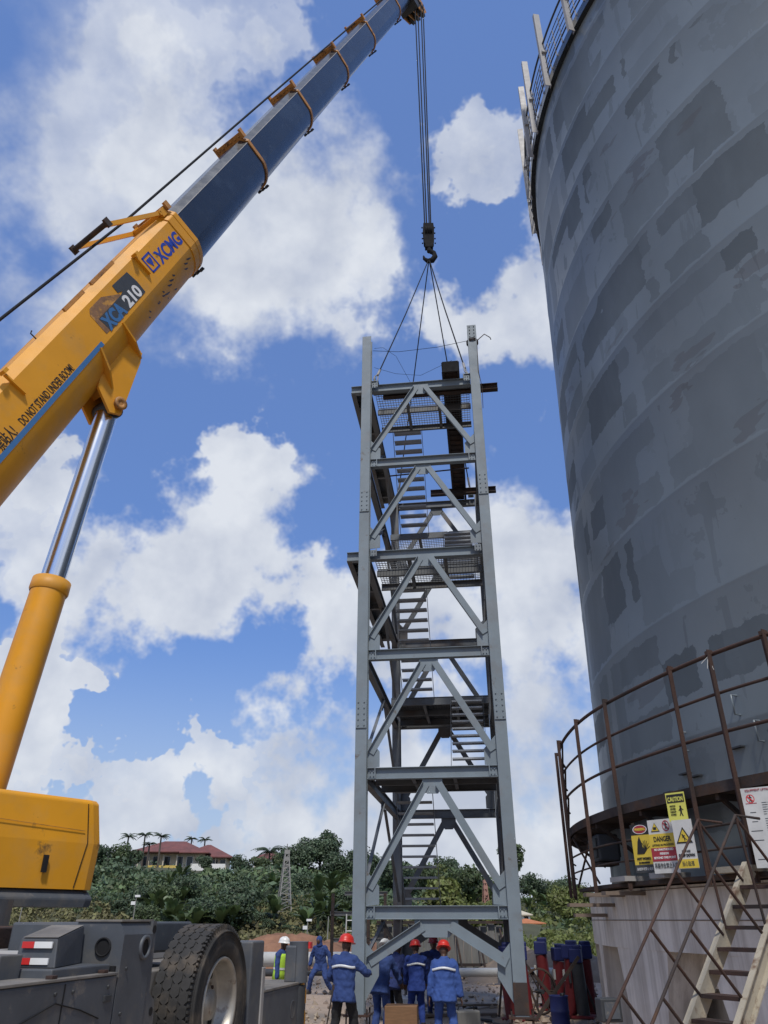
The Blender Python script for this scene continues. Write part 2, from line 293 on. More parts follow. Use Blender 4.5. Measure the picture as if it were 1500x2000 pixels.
# ------------------------------------------------------------------ mesh building
class MB:
    def __init__(s): s.v = []; s.f = []; s.sm = []; s.mi = []
    def add(s, vs, fs, smooth=False, mi=0):
        o = len(s.v); s.v += [tuple(x) for x in vs]; s.f += [tuple(i + o for i in f) for f in fs]; s.sm += [smooth] * len(fs); s.mi += [mi] * len(fs); return s
    def box(s, c, size, M=None, mi=0):
        hx, hy, hz = (x / 2 for x in size); M = M or Matrix.Identity(3); c = Vector(c)
        vs = [c + M @ Vector((x, y, z)) for x in (-hx, hx) for y in (-hy, hy) for z in (-hz, hz)]
        return s.add(vs, [(0, 1, 3, 2), (4, 6, 7, 5), (0, 4, 5, 1), (2, 3, 7, 6), (0, 2, 6, 4), (1, 5, 7, 3)], mi=mi)
    def prism(s, poly, a, b, frame=None, smooth=False, mi=0):
        """poly in (x, y) of frame, from a to b along its third axis; frame = (origin, X, Y, Z)"""
        o, X, Y, Z = frame or (Vector((0, 0, 0)), Vector((1, 0, 0)), Vector((0, 1, 0)), Vector((0, 0, 1)))
        n = len(poly); vs = [o + X * x + Y * y + Z * a for x, y in poly] + [o + X * x + Y * y + Z * b for x, y in poly]
        fs = [(i, (i + 1) % n, n + (i + 1) % n, n + i) for i in range(n)]
        s.add(vs, fs, smooth, mi); s.add(vs, [tuple(range(n))[::-1], tuple(range(n, 2 * n))], False, mi); return s
    def loft(s, rings, caps=True, smooth=True, mi=0, close=False):
        n = len(rings[0]); vs = [p for r in rings for p in r]; fs = []
        m = len(rings)
        for k in range(m if close else m - 1):
            k2 = (k + 1) % m
            for i in range(n): fs.append((k * n + i, k * n + (i + 1) % n, k2 * n + (i + 1) % n, k2 * n + i))
        s.add(vs, fs, smooth, mi)
        if caps and not close: s.add(rings[0], [tuple(range(n))[::-1]], False, mi); s.add(rings[-1], [tuple(range(n))], False, mi)
        return s
    def tube(s, pts, r, n=8, caps=True, smooth=True, mi=0):
        pts = [Vector(p) for p in pts]; rs = r if isinstance(r, (list, tuple)) else [r] * len(pts); rings = []; X = None
        for i, p in enumerate(pts):
            t = (pts[min(i + 1, len(pts) - 1)] - pts[max(i - 1, 0)]).normalized()
            if X is None: X = t.orthogonal().normalized()
            X = (X - t * X.dot(t)).normalized(); Y = t.cross(X)
            rings.append([p + (X * math.cos(a) + Y * math.sin(a)) * rs[i] for a in (2 * math.pi * k / n for k in range(n))])
        return s.loft(rings, caps, smooth, mi)
    def beam(s, a, b, w, h, up=(0, 0, 1), mi=0):
        """rectangular bar from a to b; h along up, w across"""
        a, b = Vector(a), Vector(b); Z = (b - a).normalized(); U = Vector(up); U = (U - Z * U.dot(Z)).normalized(); X = U.cross(Z)
        return s.prism([(-w / 2, -h / 2), (w / 2, -h / 2), (w / 2, h / 2), (-w / 2, h / 2)], 0, (b - a).length, (a, X, U, Z), mi=mi)
    def ibeam(s, a, b, w, h, up=(0, 0, 1), tf=.014, tw=.01, mi=0):
        a, b = Vector(a), Vector(b); Z = (b - a).normalized(); U = Vector(up); U = (U - Z * U.dot(Z)).normalized(); X = U.cross(Z)
        W, Hh, t = w / 2, h / 2, tw / 2
        poly = [(-W, -Hh), (W, -Hh), (W, -Hh + tf), (t, -Hh + tf), (t, Hh - tf), (W, Hh - tf), (W, Hh), (-W, Hh), (-W, Hh - tf), (-t, Hh - tf), (-t, -Hh + tf), (-W, -Hh + tf)]
        return s.prism(poly, 0, (b - a).length, (a, X, U, Z), mi=mi)
    def angle(s, a, b, w, h, up, t=.012, flip=1, mi=0):
        """L profile: wide leg w across, short leg h along up"""
        a, b = Vector(a), Vector(b); Z = (b - a).normalized(); U = Vector(up); U = (U - Z * U.dot(Z)).normalized(); X = U.cross(Z) * flip
        poly = [(-w / 2, 0), (w / 2, 0), (w / 2, t), (-w / 2 + t, t), (-w / 2 + t, h), (-w / 2, h)]
        return s.prism(poly, 0, (b - a).length, (a, X, U, Z), mi=mi)
    def channel(s, a, b, w, h, up=(0, 0, 1), t=.012, flip=1, mi=0):
        a, b = Vector(a), Vector(b); Z = (b - a).normalized(); U = Vector(up); U = (U - Z * U.dot(Z)).normalized(); X = U.cross(Z) * flip
        Hh = h / 2; poly = [(0, -Hh), (w, -Hh), (w, -Hh + t), (t, -Hh + t), (t, Hh - t), (w, Hh - t), (w, Hh), (0, Hh)]
        return s.prism(poly, 0, (b - a).length, (a, X, U, Z), mi=mi)
    def lathe(s, prof, o, axis=(0, 0, 1), n=24, smooth=True, mi=0, closed=False, a0=0, a1=2 * math.pi):
        o = Vector(o); Z = Vector(axis).normalized(); X = Z.orthogonal().normalized(); Y = Z.cross(X)
        full = abs(a1 - a0 - 2 * math.pi) < 1e-6; cnt = n if full else n + 1
        vs = []; fs = []; m = len(prof)
        for k in range(cnt):
            a = a0 + (a1 - a0) * k / n; d = X * math.cos(a) + Y * math.sin(a)
            vs += [o + d * r + Z * z for r, z in prof]
        for k in range(n):
            k2 = (k + 1) % cnt
            for j in range(m if closed else m - 1): fs.append((k * m + j, k2 * m + j, k2 * m + (j + 1) % m, k * m + (j + 1) % m))
        return s.add(vs, fs, smooth, mi)
    def sphere(s, c, rx, ry=None, rz=None, n=12, M=None, mi=0):
        ry = rx if ry is None else ry; rz = rx if rz is None else rz; M = M or Matrix.Identity(3); c = Vector(c); rings = []
        m = max(4, n // 2)
        for j in range(m + 1):
            t = math.pi * (j + (.02 if j == 0 else -.02 if j == m else 0)) / m
            rings.append([c + M @ Vector((rx * math.sin(t) * math.cos(a), ry * math.sin(t) * math.sin(a), -rz * math.cos(t))) for a in (2 * math.pi * k / n for k in range(n))])
        return s.loft(rings, True, True, mi)
    def mesh(s, name, mats, W=None):
        me = bpy.data.meshes.new(name)
        vs = [W @ Vector(v) for v in s.v] if W is not None else s.v
        me.from_pydata([tuple(v) for v in vs], [], s.f); me.polygons.foreach_set('use_smooth', s.sm)
        for m in (mats if isinstance(mats, (list, tuple)) else [mats]): me.materials.append(m)
        if any(s.mi): me.polygons.foreach_set('material_index', s.mi)
        me.update(); return me
    def build(s, name, mats, parent=None, world=False):
        W = WM[parent.name].inverted() if (parent is not None and world) else None
        return link(name, s.mesh(name, mats, W), parent)
WM = {}
def link(name, me, parent=None):
    o = bpy.data.objects.new(name, me); C.objects.link(o)
    if parent is not None: o.parent = parent; WM[o.name] = WM[parent.name].copy()
    else: WM[o.name] = Matrix.Identity(4)
    return o
def tag(o, label=None, cat=None, group=None, kind=None):
    for k, v in (('label', label), ('category', cat), ('group', group), ('kind', kind)):
        if v: o[k] = v
    return o
def thing(name, label, cat, loc=(0, 0, 0), rz=0.0, group=None):
    o = bpy.data.objects.new(name, None); C.objects.link(o); o.location = loc; o.rotation_euler = (0, 0, rz); o.empty_display_size = .2
    WM[o.name] = Matrix.Translation(Vector(loc)) @ Matrix.Rotation(rz, 4, 'Z')
    return tag(o, label, cat, group)
def put(name, me, parent, M):
    """a part that shares mesh data; M is in the parent's space"""
    o = link(name, me, parent); o.matrix_local = M; return o
def bevel(o, w=.01, seg=1):
    b = o.modifiers.new('bevel', 'BEVEL'); b.width = w; b.segments = seg; b.limit_method = 'ANGLE'; b.angle_limit = R(40); return o
def text_mesh(body, size, bold=0.0, align='LEFT', shear=0.0, extrude=.0015, space=1.0):
    cu = bpy.data.curves.new('text', 'FONT'); cu.body = body; cu.size = size; cu.align_x = align; cu.extrude = extrude; cu.offset = bold; cu.shear = shear; cu.space_character = space; cu.resolution_u = 3
    o = bpy.data.objects.new('text', cu); C.objects.link(o); dg = bpy.context.evaluated_depsgraph_get()
    me = bpy.data.meshes.new_from_object(o.evaluated_get(dg)); bpy.data.objects.remove(o); bpy.data.curves.remove(cu); return me
def frameM(o, X, Y):
    X = Vector(X).normalized(); Y = Vector(Y); Y = (Y - X * Y.dot(X)).normalized(); Z = X.cross(Y)
    M = Matrix((X, Y, Z)).transposed().to_4x4(); M.translation = Vector(o); return M
def put_text(name, body, size, m, parent, M, width=None, **k):
    me = text_mesh(body, size, **k); me.materials.clear(); me.materials.append(m)
    if width and len(me.vertices):
        xs = [v.co.x for v in me.vertices]; w = max(xs) - min(xs); s = width / max(w, 1e-6)
        for v in me.vertices: v.co.x *= s
    return put(name, me, parent, M)

# ------------------------------------------------------------------ setting: ground and hill
def lerp_tab(tab, x):
    if x <= tab[0][0]: return tab[0][1]
    for (a, b), (c, d) in zip(tab, tab[1:]):
        if x <= c: return b + (d - b) * (x - a) / (c - a)
    return tab[-1][1]
CREST = [(-900, 1720), (-300, 1700), (200, 1701), (450, 1703), (560, 1707), (700, 1712), (870, 1735), (1000, 1762), (1100, 1782), (1300, 1786), (2200, 1786)]
CRESTD = [(-900, 110), (600, 112), (800, 125), (1000, 155), (1200, 170), (2200, 170)]
def hill_z(x, y):
    px = 750 + 1656 * x / max(y, 1); d = lerp_tab(CRESTD, px); zc = 2 + (1796 - lerp_tab(CREST, px)) / 1888 * d
    t0 = lerp_tab(((840, 52), (990, 98)), px) + 5 * math.sin(px * .004)
    t = min(1, max(0, (y - t0) / (d - t0))); t = t * t * (3 - 2 * t)
    b = .35 * math.sin(x * .31 + 1) * math.sin(y * .23) + .25 * math.sin(x * .11 + y * .17)
    z = .05 + zc * t + b * min(1, 4 * t)
    if y > d: z += (y - d) * .01
    return z
def terrain():
    pxs = np.linspace(-1500, 3000, 120); ys = np.concatenate([np.linspace(46, 185, 60), np.linspace(195, 420, 10)])
    vs = []; fs = []
    for y in ys:
        for q in pxs:
            x = (q - 750) / 1656 * y; vs.append((x, y, hill_z(x, y) - (.4 if y == ys[0] else 0)))
    n = len(pxs)
    for j in range(len(ys) - 1):
        for i in range(n - 1): fs.append((j * n + i, j * n + i + 1, (j + 1) * n + i + 1, (j + 1) * n + i))
    m = MB(); m.add(vs, fs, True); o = m.build('hill', M_soil); tag(o, 'long green hillside rising behind the work site', kind='structure')
terrain()
def ground():
    m = MB(); a = 3000
    g = np.linspace(-14, 14, 57); vs = []; fs = []
    rr = random.Random(3)
    ys = np.linspace(-6, 46, 90); xs = np.linspace(-30, 30, 100)
    for y in ys:
        for x in xs:
            z = .05 * math.sin(x * .9 + .5) * math.sin(y * .7) + .03 * math.sin(x * 2.3 + y * 1.7) + rr.uniform(-.02, .02)
            edge = min(1, (x + 30) / 4, (30 - x) / 4, (y + 6) / 3, (46 - y) / 4)
            vs.append((x, y, z * max(0, edge)))
    n = len(xs)
    for j in range(len(ys) - 1):
        for i in range(n - 1): fs.append((j * n + i, j * n + i + 1, (j + 1) * n + i + 1, (j + 1) * n + i))
    # the same sheet goes on to the horizon
    o = len(vs); x0, x1, y0, y1 = -30, 30, -6, 46
    m.add(vs, fs, True)
    vs2 = [(-a, -a, 0), (a, -a, 0), (a, a, 0), (-a, a, 0), (x0, y0, 0), (x1, y0, 0), (x1, y1, 0), (x0, y1, 0)]
    m.add(vs2, [(0, 1, 5, 4), (1, 2, 6, 5), (2, 3, 7, 6), (3, 0, 4, 7)])
    tag(m.build('ground', M_ground), 'bare dirt and gravel floor of the work site', kind='structure')
ground()
# ------------------------------------------------------------------ silo with pedestal and catwalk
SC = Vector((14.39, 13.57, 0))
def sr(z): return 10.345 - .0217 * z
def scyl(ang, r, z): a = R(ang); return Vector((r * math.cos(a), r * math.sin(a), z))
silo = thing('storage_silo', 'huge round patched grey steel silo on a concrete pedestal, right side', 'silo', SC)
def ring_wall(mb, prof, a0, a1, n, smooth=True):
    """closed profile (r, z) swept round from angle a0 to a1"""
    rings = []
    full = abs(a1 - a0) >= 360
    for k in range(n if full else n + 1):
        a = R(a0 + (a1 - a0) * k / n); rings.append([Vector((r * math.cos(a), r * math.sin(a), z)) for r, z in prof])
    mb.loft(rings, caps=not full, smooth=False, close=full); return mb
z = 2.45; TOPZ = 22.0; k = 0
while z < TOPZ - .1:
    z1 = min(z + 1.88, TOPZ); m = MB(); n = 180
    prof = [(sr(z), z + .012), (sr(z) - .0, z + .03), (sr(z1), z1 - .03), (sr(z1) + .006, z1 - .012), (sr(z1) + .006, z1 + .012)]
    vs = []; fs = []
    for i in range(n):
        a = 2 * math.pi * i / n
        for r, zz in prof: vs.append((r * math.cos(a), r * math.sin(a), zz))
    q = len(prof)
    for i in range(n):
        for j in range(q - 1): fs.append((i * q + j, ((i + 1) % n) * q + j, ((i + 1) % n) * q + j + 1, i * q + j + 1))
    m.add(vs, fs, True); m.build('shell_course', M_silo, silo)
    z = z1; k += 1
m = MB(); ring_wall(m, [(9.83, 21.86), (10.0, 21.86), (10.0, 22.16), (9.83, 22.16)], 0, 360, 180); m.build('rim_angle', M_boomgrey, silo)
m = MB(); m.lathe([(9.9, 22.1), (.3, 23.6)], (0, 0, 0), n=90); m.build('roof', M_silo, silo)
# railing round the roof edge
M_galv = mat('galvanised post', (.30, .29, .28), .55, var=.15)
roofrail = [-146.5, -154.8, -163.1, -171.4, -179.2, 176.3, 168, 160, 152]
for a in roofrail:
    m = MB(); p0 = scyl(a, 10.06, 21.75); p1 = scyl(a, 10.06, 25.2); rad = scyl(a, 1, 0)
    m.channel(p0, p1, .09, .17, rad, .012); m.box(p0 + Vector((0, 0, 1.5)) - rad * .02, (.13, .13, .09), Matrix.Rotation(R(a), 3, 'Z')); m.build('roof_railing_post', M_galv, silo)
for zz, r_ in ((23.7, .028), (23.3, .012), (23.05, .012), (22.8, .012), (22.55, .012), (22.35, .02)):
    m = MB(); m.tube([scyl(a, 10.02, zz) for a in np.linspace(-140, -212, 40)], r_, 6); m.build('roof_railing_bar', M_darksteel, silo)
for a in np.linspace(-142, -208, 34):
    m = MB(); m.beam(scyl(a, 10.02, 22.1), scyl(a, 10.02, 23.3), .02, .02, scyl(a, 1, 0)); m.build('roof_railing_baluster', M_galv, silo)
# --- pedestal
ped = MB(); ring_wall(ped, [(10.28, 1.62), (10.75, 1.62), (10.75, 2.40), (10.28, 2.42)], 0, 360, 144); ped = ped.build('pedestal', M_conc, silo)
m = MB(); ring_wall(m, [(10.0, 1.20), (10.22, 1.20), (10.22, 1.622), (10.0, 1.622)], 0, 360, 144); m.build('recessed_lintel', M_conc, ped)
m = MB(); ring_wall(m, [(9.4, -.1), (9.9, -.1), (9.9, 1.3), (9.4, 1.3)], 100, 202.5, 90); m.build('inner_wall', M_conc, ped)
m = MB(); ring_wall(m, [(8.4, -.1), (8.6, -.1), (8.6, 1.3), (8.4, 1.3)], 202, 330, 60); m.build('inner_wall', M_hole, ped)  # black ring: inner shade of the right-hand openings put into its colour
for zj in (1.985, 2.36): m = MB(); ring_wall(m, [(10.70, zj), (10.756, zj), (10.756, zj + .012), (10.70, zj + .012)], 0, 360, 144); m.build('form_joint', M_plank, ped)
def column(c, w0, w1, hz=1.05):
    """column on the ring: top half-width w0 (deg), shaft half-width w1, flaring between 1.62 and hz"""
    m = MB()
    def sl(zz, w): return [scyl(c - w, 10.2, zz), scyl(c - w, 10.74, zz), scyl(c, 10.76, zz), scyl(c + w, 10.74, zz), scyl(c + w, 10.2, zz)]
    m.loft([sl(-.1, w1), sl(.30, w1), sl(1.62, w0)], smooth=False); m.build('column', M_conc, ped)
for c in (-175.4 + 360 * 0, ): pass
for i, c in enumerate([174.6 - .9, -174.6, -160.0, -145.5, -131, -116.5, -102, 159.5, 145, 130.5, 116]):
    w0, w1 = ((1.1, .9) if i == 0 else (4.9, 2.7)); column(c, w0, w1, .9 if i else 1.1)
# --- catwalk
cw = MB(); ring_wall(cw, [(10.34, 2.42), (11.0, 2.42), (11.0, 2.47), (10.34, 2.47)], -100, -186, 60); cw = cw.build('catwalk', M_rustbeam, silo)
m = MB(); ring_wall(m, [(10.42, 3.36), (11.0, 3.36), (11.0, 3.46), (10.42, 3.46)], -100, -206, 60); m.build('walkway_plate', M_rustbeam, cw)
m = MB(); ring_wall(m, [(10.97, 3.36), (11.02, 3.36), (11.02, 3.49), (10.97, 3.49)], -100, -206, 60); m.build('edge_channel', M_rustbeam, cw)
m = MB(); ring_wall(m, [(10.30, 3.44), (10.36, 3.44), (10.36, 3.53), (10.30, 3.53)], -100, -206, 60); m.build('kerb_angle', M_galv, cw)
postang = [-124, -131, -138, -145.5, -152.9, -157.3, -161.2, -170.5, -177.5, -186.5, -193, -200]
for a in postang:
    m = MB(); rad = scyl(a, 1, 0); p0 = scyl(a, 11.05, 2.36); p1 = scyl(a, 11.05, 5.05)
    m.angle(p0, p1, .075, .06, rad, .012); m.box(p1 - Vector((0, 0, .03)), (.06, .08, .05), Matrix.Rotation(R(a), 3, 'Z')); m.build('railing_post', M_rust, cw)
for zz, r_ in ((5.0, .028), (4.5, .020), (4.03, .022), (3.0, .016), (2.74, .014)):
    m = MB(); pts = [scyl(a, 11.01, zz + .006 * math.sin(a * .35)) for a in np.linspace(-110, -200, 80)]
    m.tube(pts, r_, 7); m.build('rail', M_rust if zz > 3.5 else M_rustbeam, cw)
for a in np.arange(-116, -196, -8.7):
    m = MB(); m.beam(scyl(a, 10.34, 3.33), scyl(a, 10.98, 3.33), .06, .08); m.beam(scyl(a, 10.36, 2.9), scyl(a, 10.9, 3.3), .05, .05); m.beam(scyl(a, 10.40, 2.46), scyl(a, 10.40, 3.34), .07, .07); m.build('bracket', M_rustbeam, cw)
# cross braces of the far end bay, planks sticking out
for (a0, z0, a1, z1) in ((-177.5, 3.3, -186.5, 2.5), (-177.5, 2.5, -186.5, 3.3), (-186.5, 4.0, -193, 3.4), (-186.5, 5.0, -193, 4.4), (-186.5, 4.5, -193, 3.9)):
    m = MB(); m.tube([scyl(a0, 11.0, z0), scyl(a1, 11.0, z1)], .018, 6); m.build('brace', M_rustbeam, cw)
for k, (a, zz, ex) in enumerate(((-176.0, 2.33, .30), (-178.8, 2.20, .42), (-181.5, 2.06, .22), (-172, 2.33, .3))):
    m = MB(); m.beam(scyl(a, 10.4, zz), scyl(a, 11.05 + ex, zz), .16, .05); m.build('outrigger_plank', M_plank, cw)
for a, w in ((-158.6, 1.6), (-165.8, .9), (-171.5, 1.3), (-149.5, 2.6), (-142.0, 2.0)):
    m = MB(); ring_wall(m, [(10.76, 2.475), (11.16, 2.475), (11.16, 2.54), (10.76, 2.54)], a - w, a + w, 6); m.build('edge_plate', M_stair if a > -160 else M_galv, cw)
# lifting lugs and ladders of handles welded on the shell
for a, zz in ((-166.3, 4.15), (-159.8, 4.40), (-158.2, 4.0), (-152.6, 4.3)):
    m = MB(); r0 = sr(zz)
    m.tube([scyl(a, r0 - .02, zz), scyl(a, r0 + .09, zz), scyl(a, r0 + .09, zz + .26), scyl(a, r0 - .02, zz + .26)], .014, 6); m.build('weld_handle', M_silo, silo)
for a, zz in ((-167, 3.85), (-165.7, 3.78), (-160.6, 4.0), (-173, 3.62), (-171.7, 3.6), (-169.8, 3.66)):
    m = MB(); r0 = sr(zz); T = Vector((-math.sin(R(a)), math.cos(R(a)), 0))
    m.beam(scyl(a, r0 + .03, zz) - T * .11, scyl(a, r0 + .03, zz) + T * .11, .09, .02); m.build('weld_bracket', M_darksteel, silo)
# pale string tied round a post top
m = MB(); a = -157.3
for k in range(4):
    p = scyl(a, 11.09, 4.93); q = p + Vector((rnd.uniform(-.12, .12), -.03, rnd.uniform(-.16, .03))); m.tube([p, p + Vector((0, -.02, .03)), q], .004, 4)
tag(m.build('tied_string', M_pipe), 'pale string knotted round the top of a rusty railing post', 'string').location = SC

# --- hanging signs: flat boards on the railing
def sign(name, label, a, zc, w, h, base, draw, tilt=0.0, r_=11.16, yaw=24):
    T = -Vector((-math.sin(R(a + yaw)), math.cos(R(a + yaw)), 0)); nrm_ = scyl(a + yaw, 1, 0)
    # seen from outside, the board's right hand runs towards smaller distance along T
    X = T if T.cross(Vector((0, 0, 1))).dot(nrm_) > 0 else -T
    X = (X + Vector((0, 0, tilt))).normalized(); Y = nrm_.cross(X).normalized()
    o = SC + scyl(a, r_, zc)
    t = bpy.data.objects.new(name, None); C.objects.link(t); t.matrix_world = frameM(o, X, Y); t.empty_display_size = .1; WM[t.name] = frameM(o, X, Y); tag(t, label, 'sign', 'signs on the catwalk railing')
    m = MB(); m.box((0, 0, 0), (w, h, .008)); m.build('board', base, t)
    draw(t, w, h); return t
def rect(t, name, x, y, w, h, m_, z=.0055):
    m = MB(); m.box((x, y, z), (w, h, .003)); return m.build(name, m_, t)
def label(t, s_, x, y, size, m_, width=None, bold=.002, z=.0085):
    o = put_text('lettering', s_, size, m_, t, Matrix.Translation((x, y, z)), bold=bold, align='CENTER', width=width); return o
def tri(t, x, y, s_, m_, z, name='triangle'):
    m = MB(); m.prism([(-s_ / 2, -s_ * .43), (s_ / 2, -s_ * .43), (0, s_ * .43)], z, z + .003, (Vector((x, y, 0)), Vector((1, 0, 0)), Vector((0, 1, 0)), Vector((0, 0, 1)))); m.build(name, m_, t)
def disc(t, x, y, r0, r1, m_, z, name='ring', sx=1.0):
    m = MB(); n = 28; vs = []; 
    for k in range(n):
        a = 2 * math.pi * k / n
        vs += [(x + r0 * sx * math.cos(a), y + r0 * math.sin(a), z), (x + r1 * sx * math.cos(a), y + r1 * math.sin(a), z)]
    fs = [(2 * k, 2 * k + 1, (2 * k + 3) % (2 * n), (2 * k + 2) % (2 * n)) for k in range(n)]
    m.add(vs, fs); m.build(name, m_, t)
def man(t, x, y, s_, m_, z, lean=0.0, name='figure'):
    m = MB(); Rz = Matrix.Rotation(lean, 3, 'Z')
    def P(a, b): v = Rz @ Vector((a * s_, b * s_, 0)); return Vector((x + v.x, y + v.y, z))
    def bar(a, b, w): m.beam(P(*a), P(*b), w * s_, .003, (0, 0, 1))
    c = P(0, .42); m.box(c, (.16 * s_, .16 * s_, .003)); bar((0, .32), (0, -.05), .2); bar((0, -.05), (.14, -.45), .09); bar((0, -.05), (-.16, -.42), .09); bar((0, .28), (.26, .1), .07); bar((0, .28), (-.22, .05), .07)
    m.build(name, m_, t)
def d_caution(t, w, h):
    rect(t, 'header', 0, h * .29, w * .9, h * .3, M_blk); label(t, 'CAUTION', 0, h * .19, .075, M_signg, width=w * .8)
    for k, s_ in enumerate(('WATCH', 'OVER', 'HEAD', 'WORK')): label(t, s_, -w * .2, h * (-.0 - .1 * k), .028, M_blk, width=w * .3, bold=.0005)
    man(t, w * .2, -h * .17, h * .38, M_blk, .006)
def d_hot(t, w, h):
    rect(t, 'header', 0, h * .39, w, h * .22, M_blk); disc(t, 0, h * .39, 0, h * .09, M_sred, .008, 'oval', 2.0); disc(t, 0, h * .39, h * .085, h * .095, M_wht, .0085, 'oval_edge', 2.0)
    label(t, 'WARNING', 0, h * .365, .045, M_signy, width=w * .55, z=.0095)
    rect(t, 'footer', 0, -h * .42, w, h * .16, M_decalgrey); label(t, '未经许可禁止动火', 0, -h * .45, .04, M_wht, width=w * .85, bold=0)
    label(t, 'HOT WORKS', 0, -h * .24, .042, M_blk, width=w * .7); label(t, 'IN PROGRESS', 0, -h * .315, .03, M_blk, width=w * .55)
    m = MB(); m.prism([(-.30, -.14), (.05, -.14), (.22, -.06), (.02, -.02), (-.02, .12), (-.1, .22), (-.2, .12)], .006, .009, (Vector((0, h * .02, 0)), Vector((w, 0, 0)), Vector((0, h, 0)), Vector((0, 0, 1)))); m.build('welder_pictogram', M_blk, t)
    for k in range(7):
        a = R(20 + 22 * k); m = MB(); m.beam((w * .16, -h * .04, .007), (w * .16 + math.cos(a) * w * .24, -h * .04 + math.sin(a) * h * .2, .007), .006, .003); m.build('spark', M_blk, t)
def d_danger(t, w, h):
    tri(t, -w * .22, h * .36, h * .2, M_blk, .005); tri(t, -w * .22, h * .358, h * .165, M_signy, .0085); m = MB(); m.box((-w * .22, h * .335, .0125), (h * .07, h * .05, .002)); m.build('mark', M_blk, t)
    disc(t, w * .22, h * .37, h * .085, h * .105, M_sred, .006, 'ring', .8); man(t, w * .22, h * .37, h * .16, M_blk, .006); m = MB(); m.beam((w * .22 - h * .05, h * .43, .009), (w * .22 + h * .05, h * .31, .009), .014, .002); m.build('bar', M_sred, t)
    rect(t, 'yellow_band', 0, h * .1, w, h * .26, M_signy); label(t, 'DANGER', 0, h * .085, .085, M_blk, width=w * .68); label(t, 'LIFTING IN PROGRESS', 0, h * .0, .035, M_blk, width=w * .85, bold=.0005)
    rect(t, 'red_band', 0, -h * .155, w, h * .25, M_sred)
    for k, (s_, q) in enumerate((('NO UNAUTHORISED', .75), ('PERSON', .34), ('BEYOND THIS POINT', .85))): label(t, s_, 0, h * (-.085 - .075 * k), .036, M_wht, width=w * q, bold=.001)
    label(t, '吊装作业禁止入内', 0, -h * .40, .07, M_decalgrey, width=w * .88, bold=0)
def d_fall(t, w, h):
    tri(t, 0, h * .18, w * .82, M_blk, .005); tri(t, 0, h * .168, w * .62, M_signy, .0085); man(t, w * .02, h * .13, w * .34, M_blk, .0125, .5)
    label(t, 'BEWARE', 0, -h * .17, .035, M_blk, width=w * .42, bold=.0005); label(t, 'DROP DOWN', 0, -h * .26, .045, M_blk, width=w * .8); rect(t, 'yellow_band', 0, -h * .4, w, h * .18, M_signy); label(t, '当心坠落', 0, -h * .44, .06, M_decalgrey, width=w * .6, bold=0)
def d_paper(t, w, h):
    disc(t, -w * .36, h * .36, w * .06, w * .075, M_red, .005); man(t, -w * .36, h * .36, w * .12, M_blk, .005); m = MB(); m.beam((-w * .405, h * .36 + w * .045, .008), (-w * .315, h * .36 - w * .045, .008), .012, .002); m.build('bar', M_red, t)
    rr = random.Random(5)
    label(t, 'EQUIPMENT LIFTING SAFETY NOTICE', -w * .02, h * .455, .032, M_sred, width=w * .8, bold=0)
    for k in range(26):
        y = h * (.3 - .029 * k); 
        if k % 7 == 6: continue
        n = 0; x = -w * .18
        while x < w * .44 and n < 9:
            l = rr.uniform(.03, .12) * w; 
            if x + l > w * .46: break
            m_ = M_decalgrey; rect(t, 'text_line', x + l / 2, y, l, h * .008, m_, .0045); x += l + .012 * w * 1.4; n += 3
        if k % 4 == 0: rect(t, 'text_line', -w * .36, y, w * rr.uniform(.1, .2), h * .009, M_sred if k < 3 else M_decalgrey, .0045)
sign('warning_sign', 'small lime yellow CAUTION sign hanging beside a rusty post', -162.35, 3.27, .26, .34, M_signg, d_caution)
sign('warning_sign', 'yellow HOT WORKS warning sign with red oval, leftmost of the row', -167.0, 2.85, .31, .60, M_signy, d_hot)
sign('warning_sign', 'white yellow and red DANGER lifting sign in the middle of the row', -164.45, 2.84, .37, .64, M_signw, d_danger)
sign('warning_sign', 'white sign with yellow falling-man triangle, rightmost of the row', -162.15, 2.83, .265, .56, M_signw, d_fall)
sign('notice_board', 'large white printed safety notice on the railing beside the stair', -154.6, 2.90, .62, .82, M_signw, d_paper)
# a dark floodlight case on the lower walkway
fl = thing('floodlight', 'dark boxy floodlight standing on the far bend of the catwalk', 'floodlight', SC + scyl(-178.6, 10.8, 2.75))
m = MB(); m.box((0, 0, .26), (.34, .62, .40)); bevel(m.build('case', M_darksteel, fl), .03, 2)
m = MB(); m.box((0, -.02, .26), (.38, .5, .28)); m.build('lens', M_blk, fl); m = MB(); m.box((0, 0, .03), (.3, .5, .05)); m.build('foot', M_rustbeam, fl)

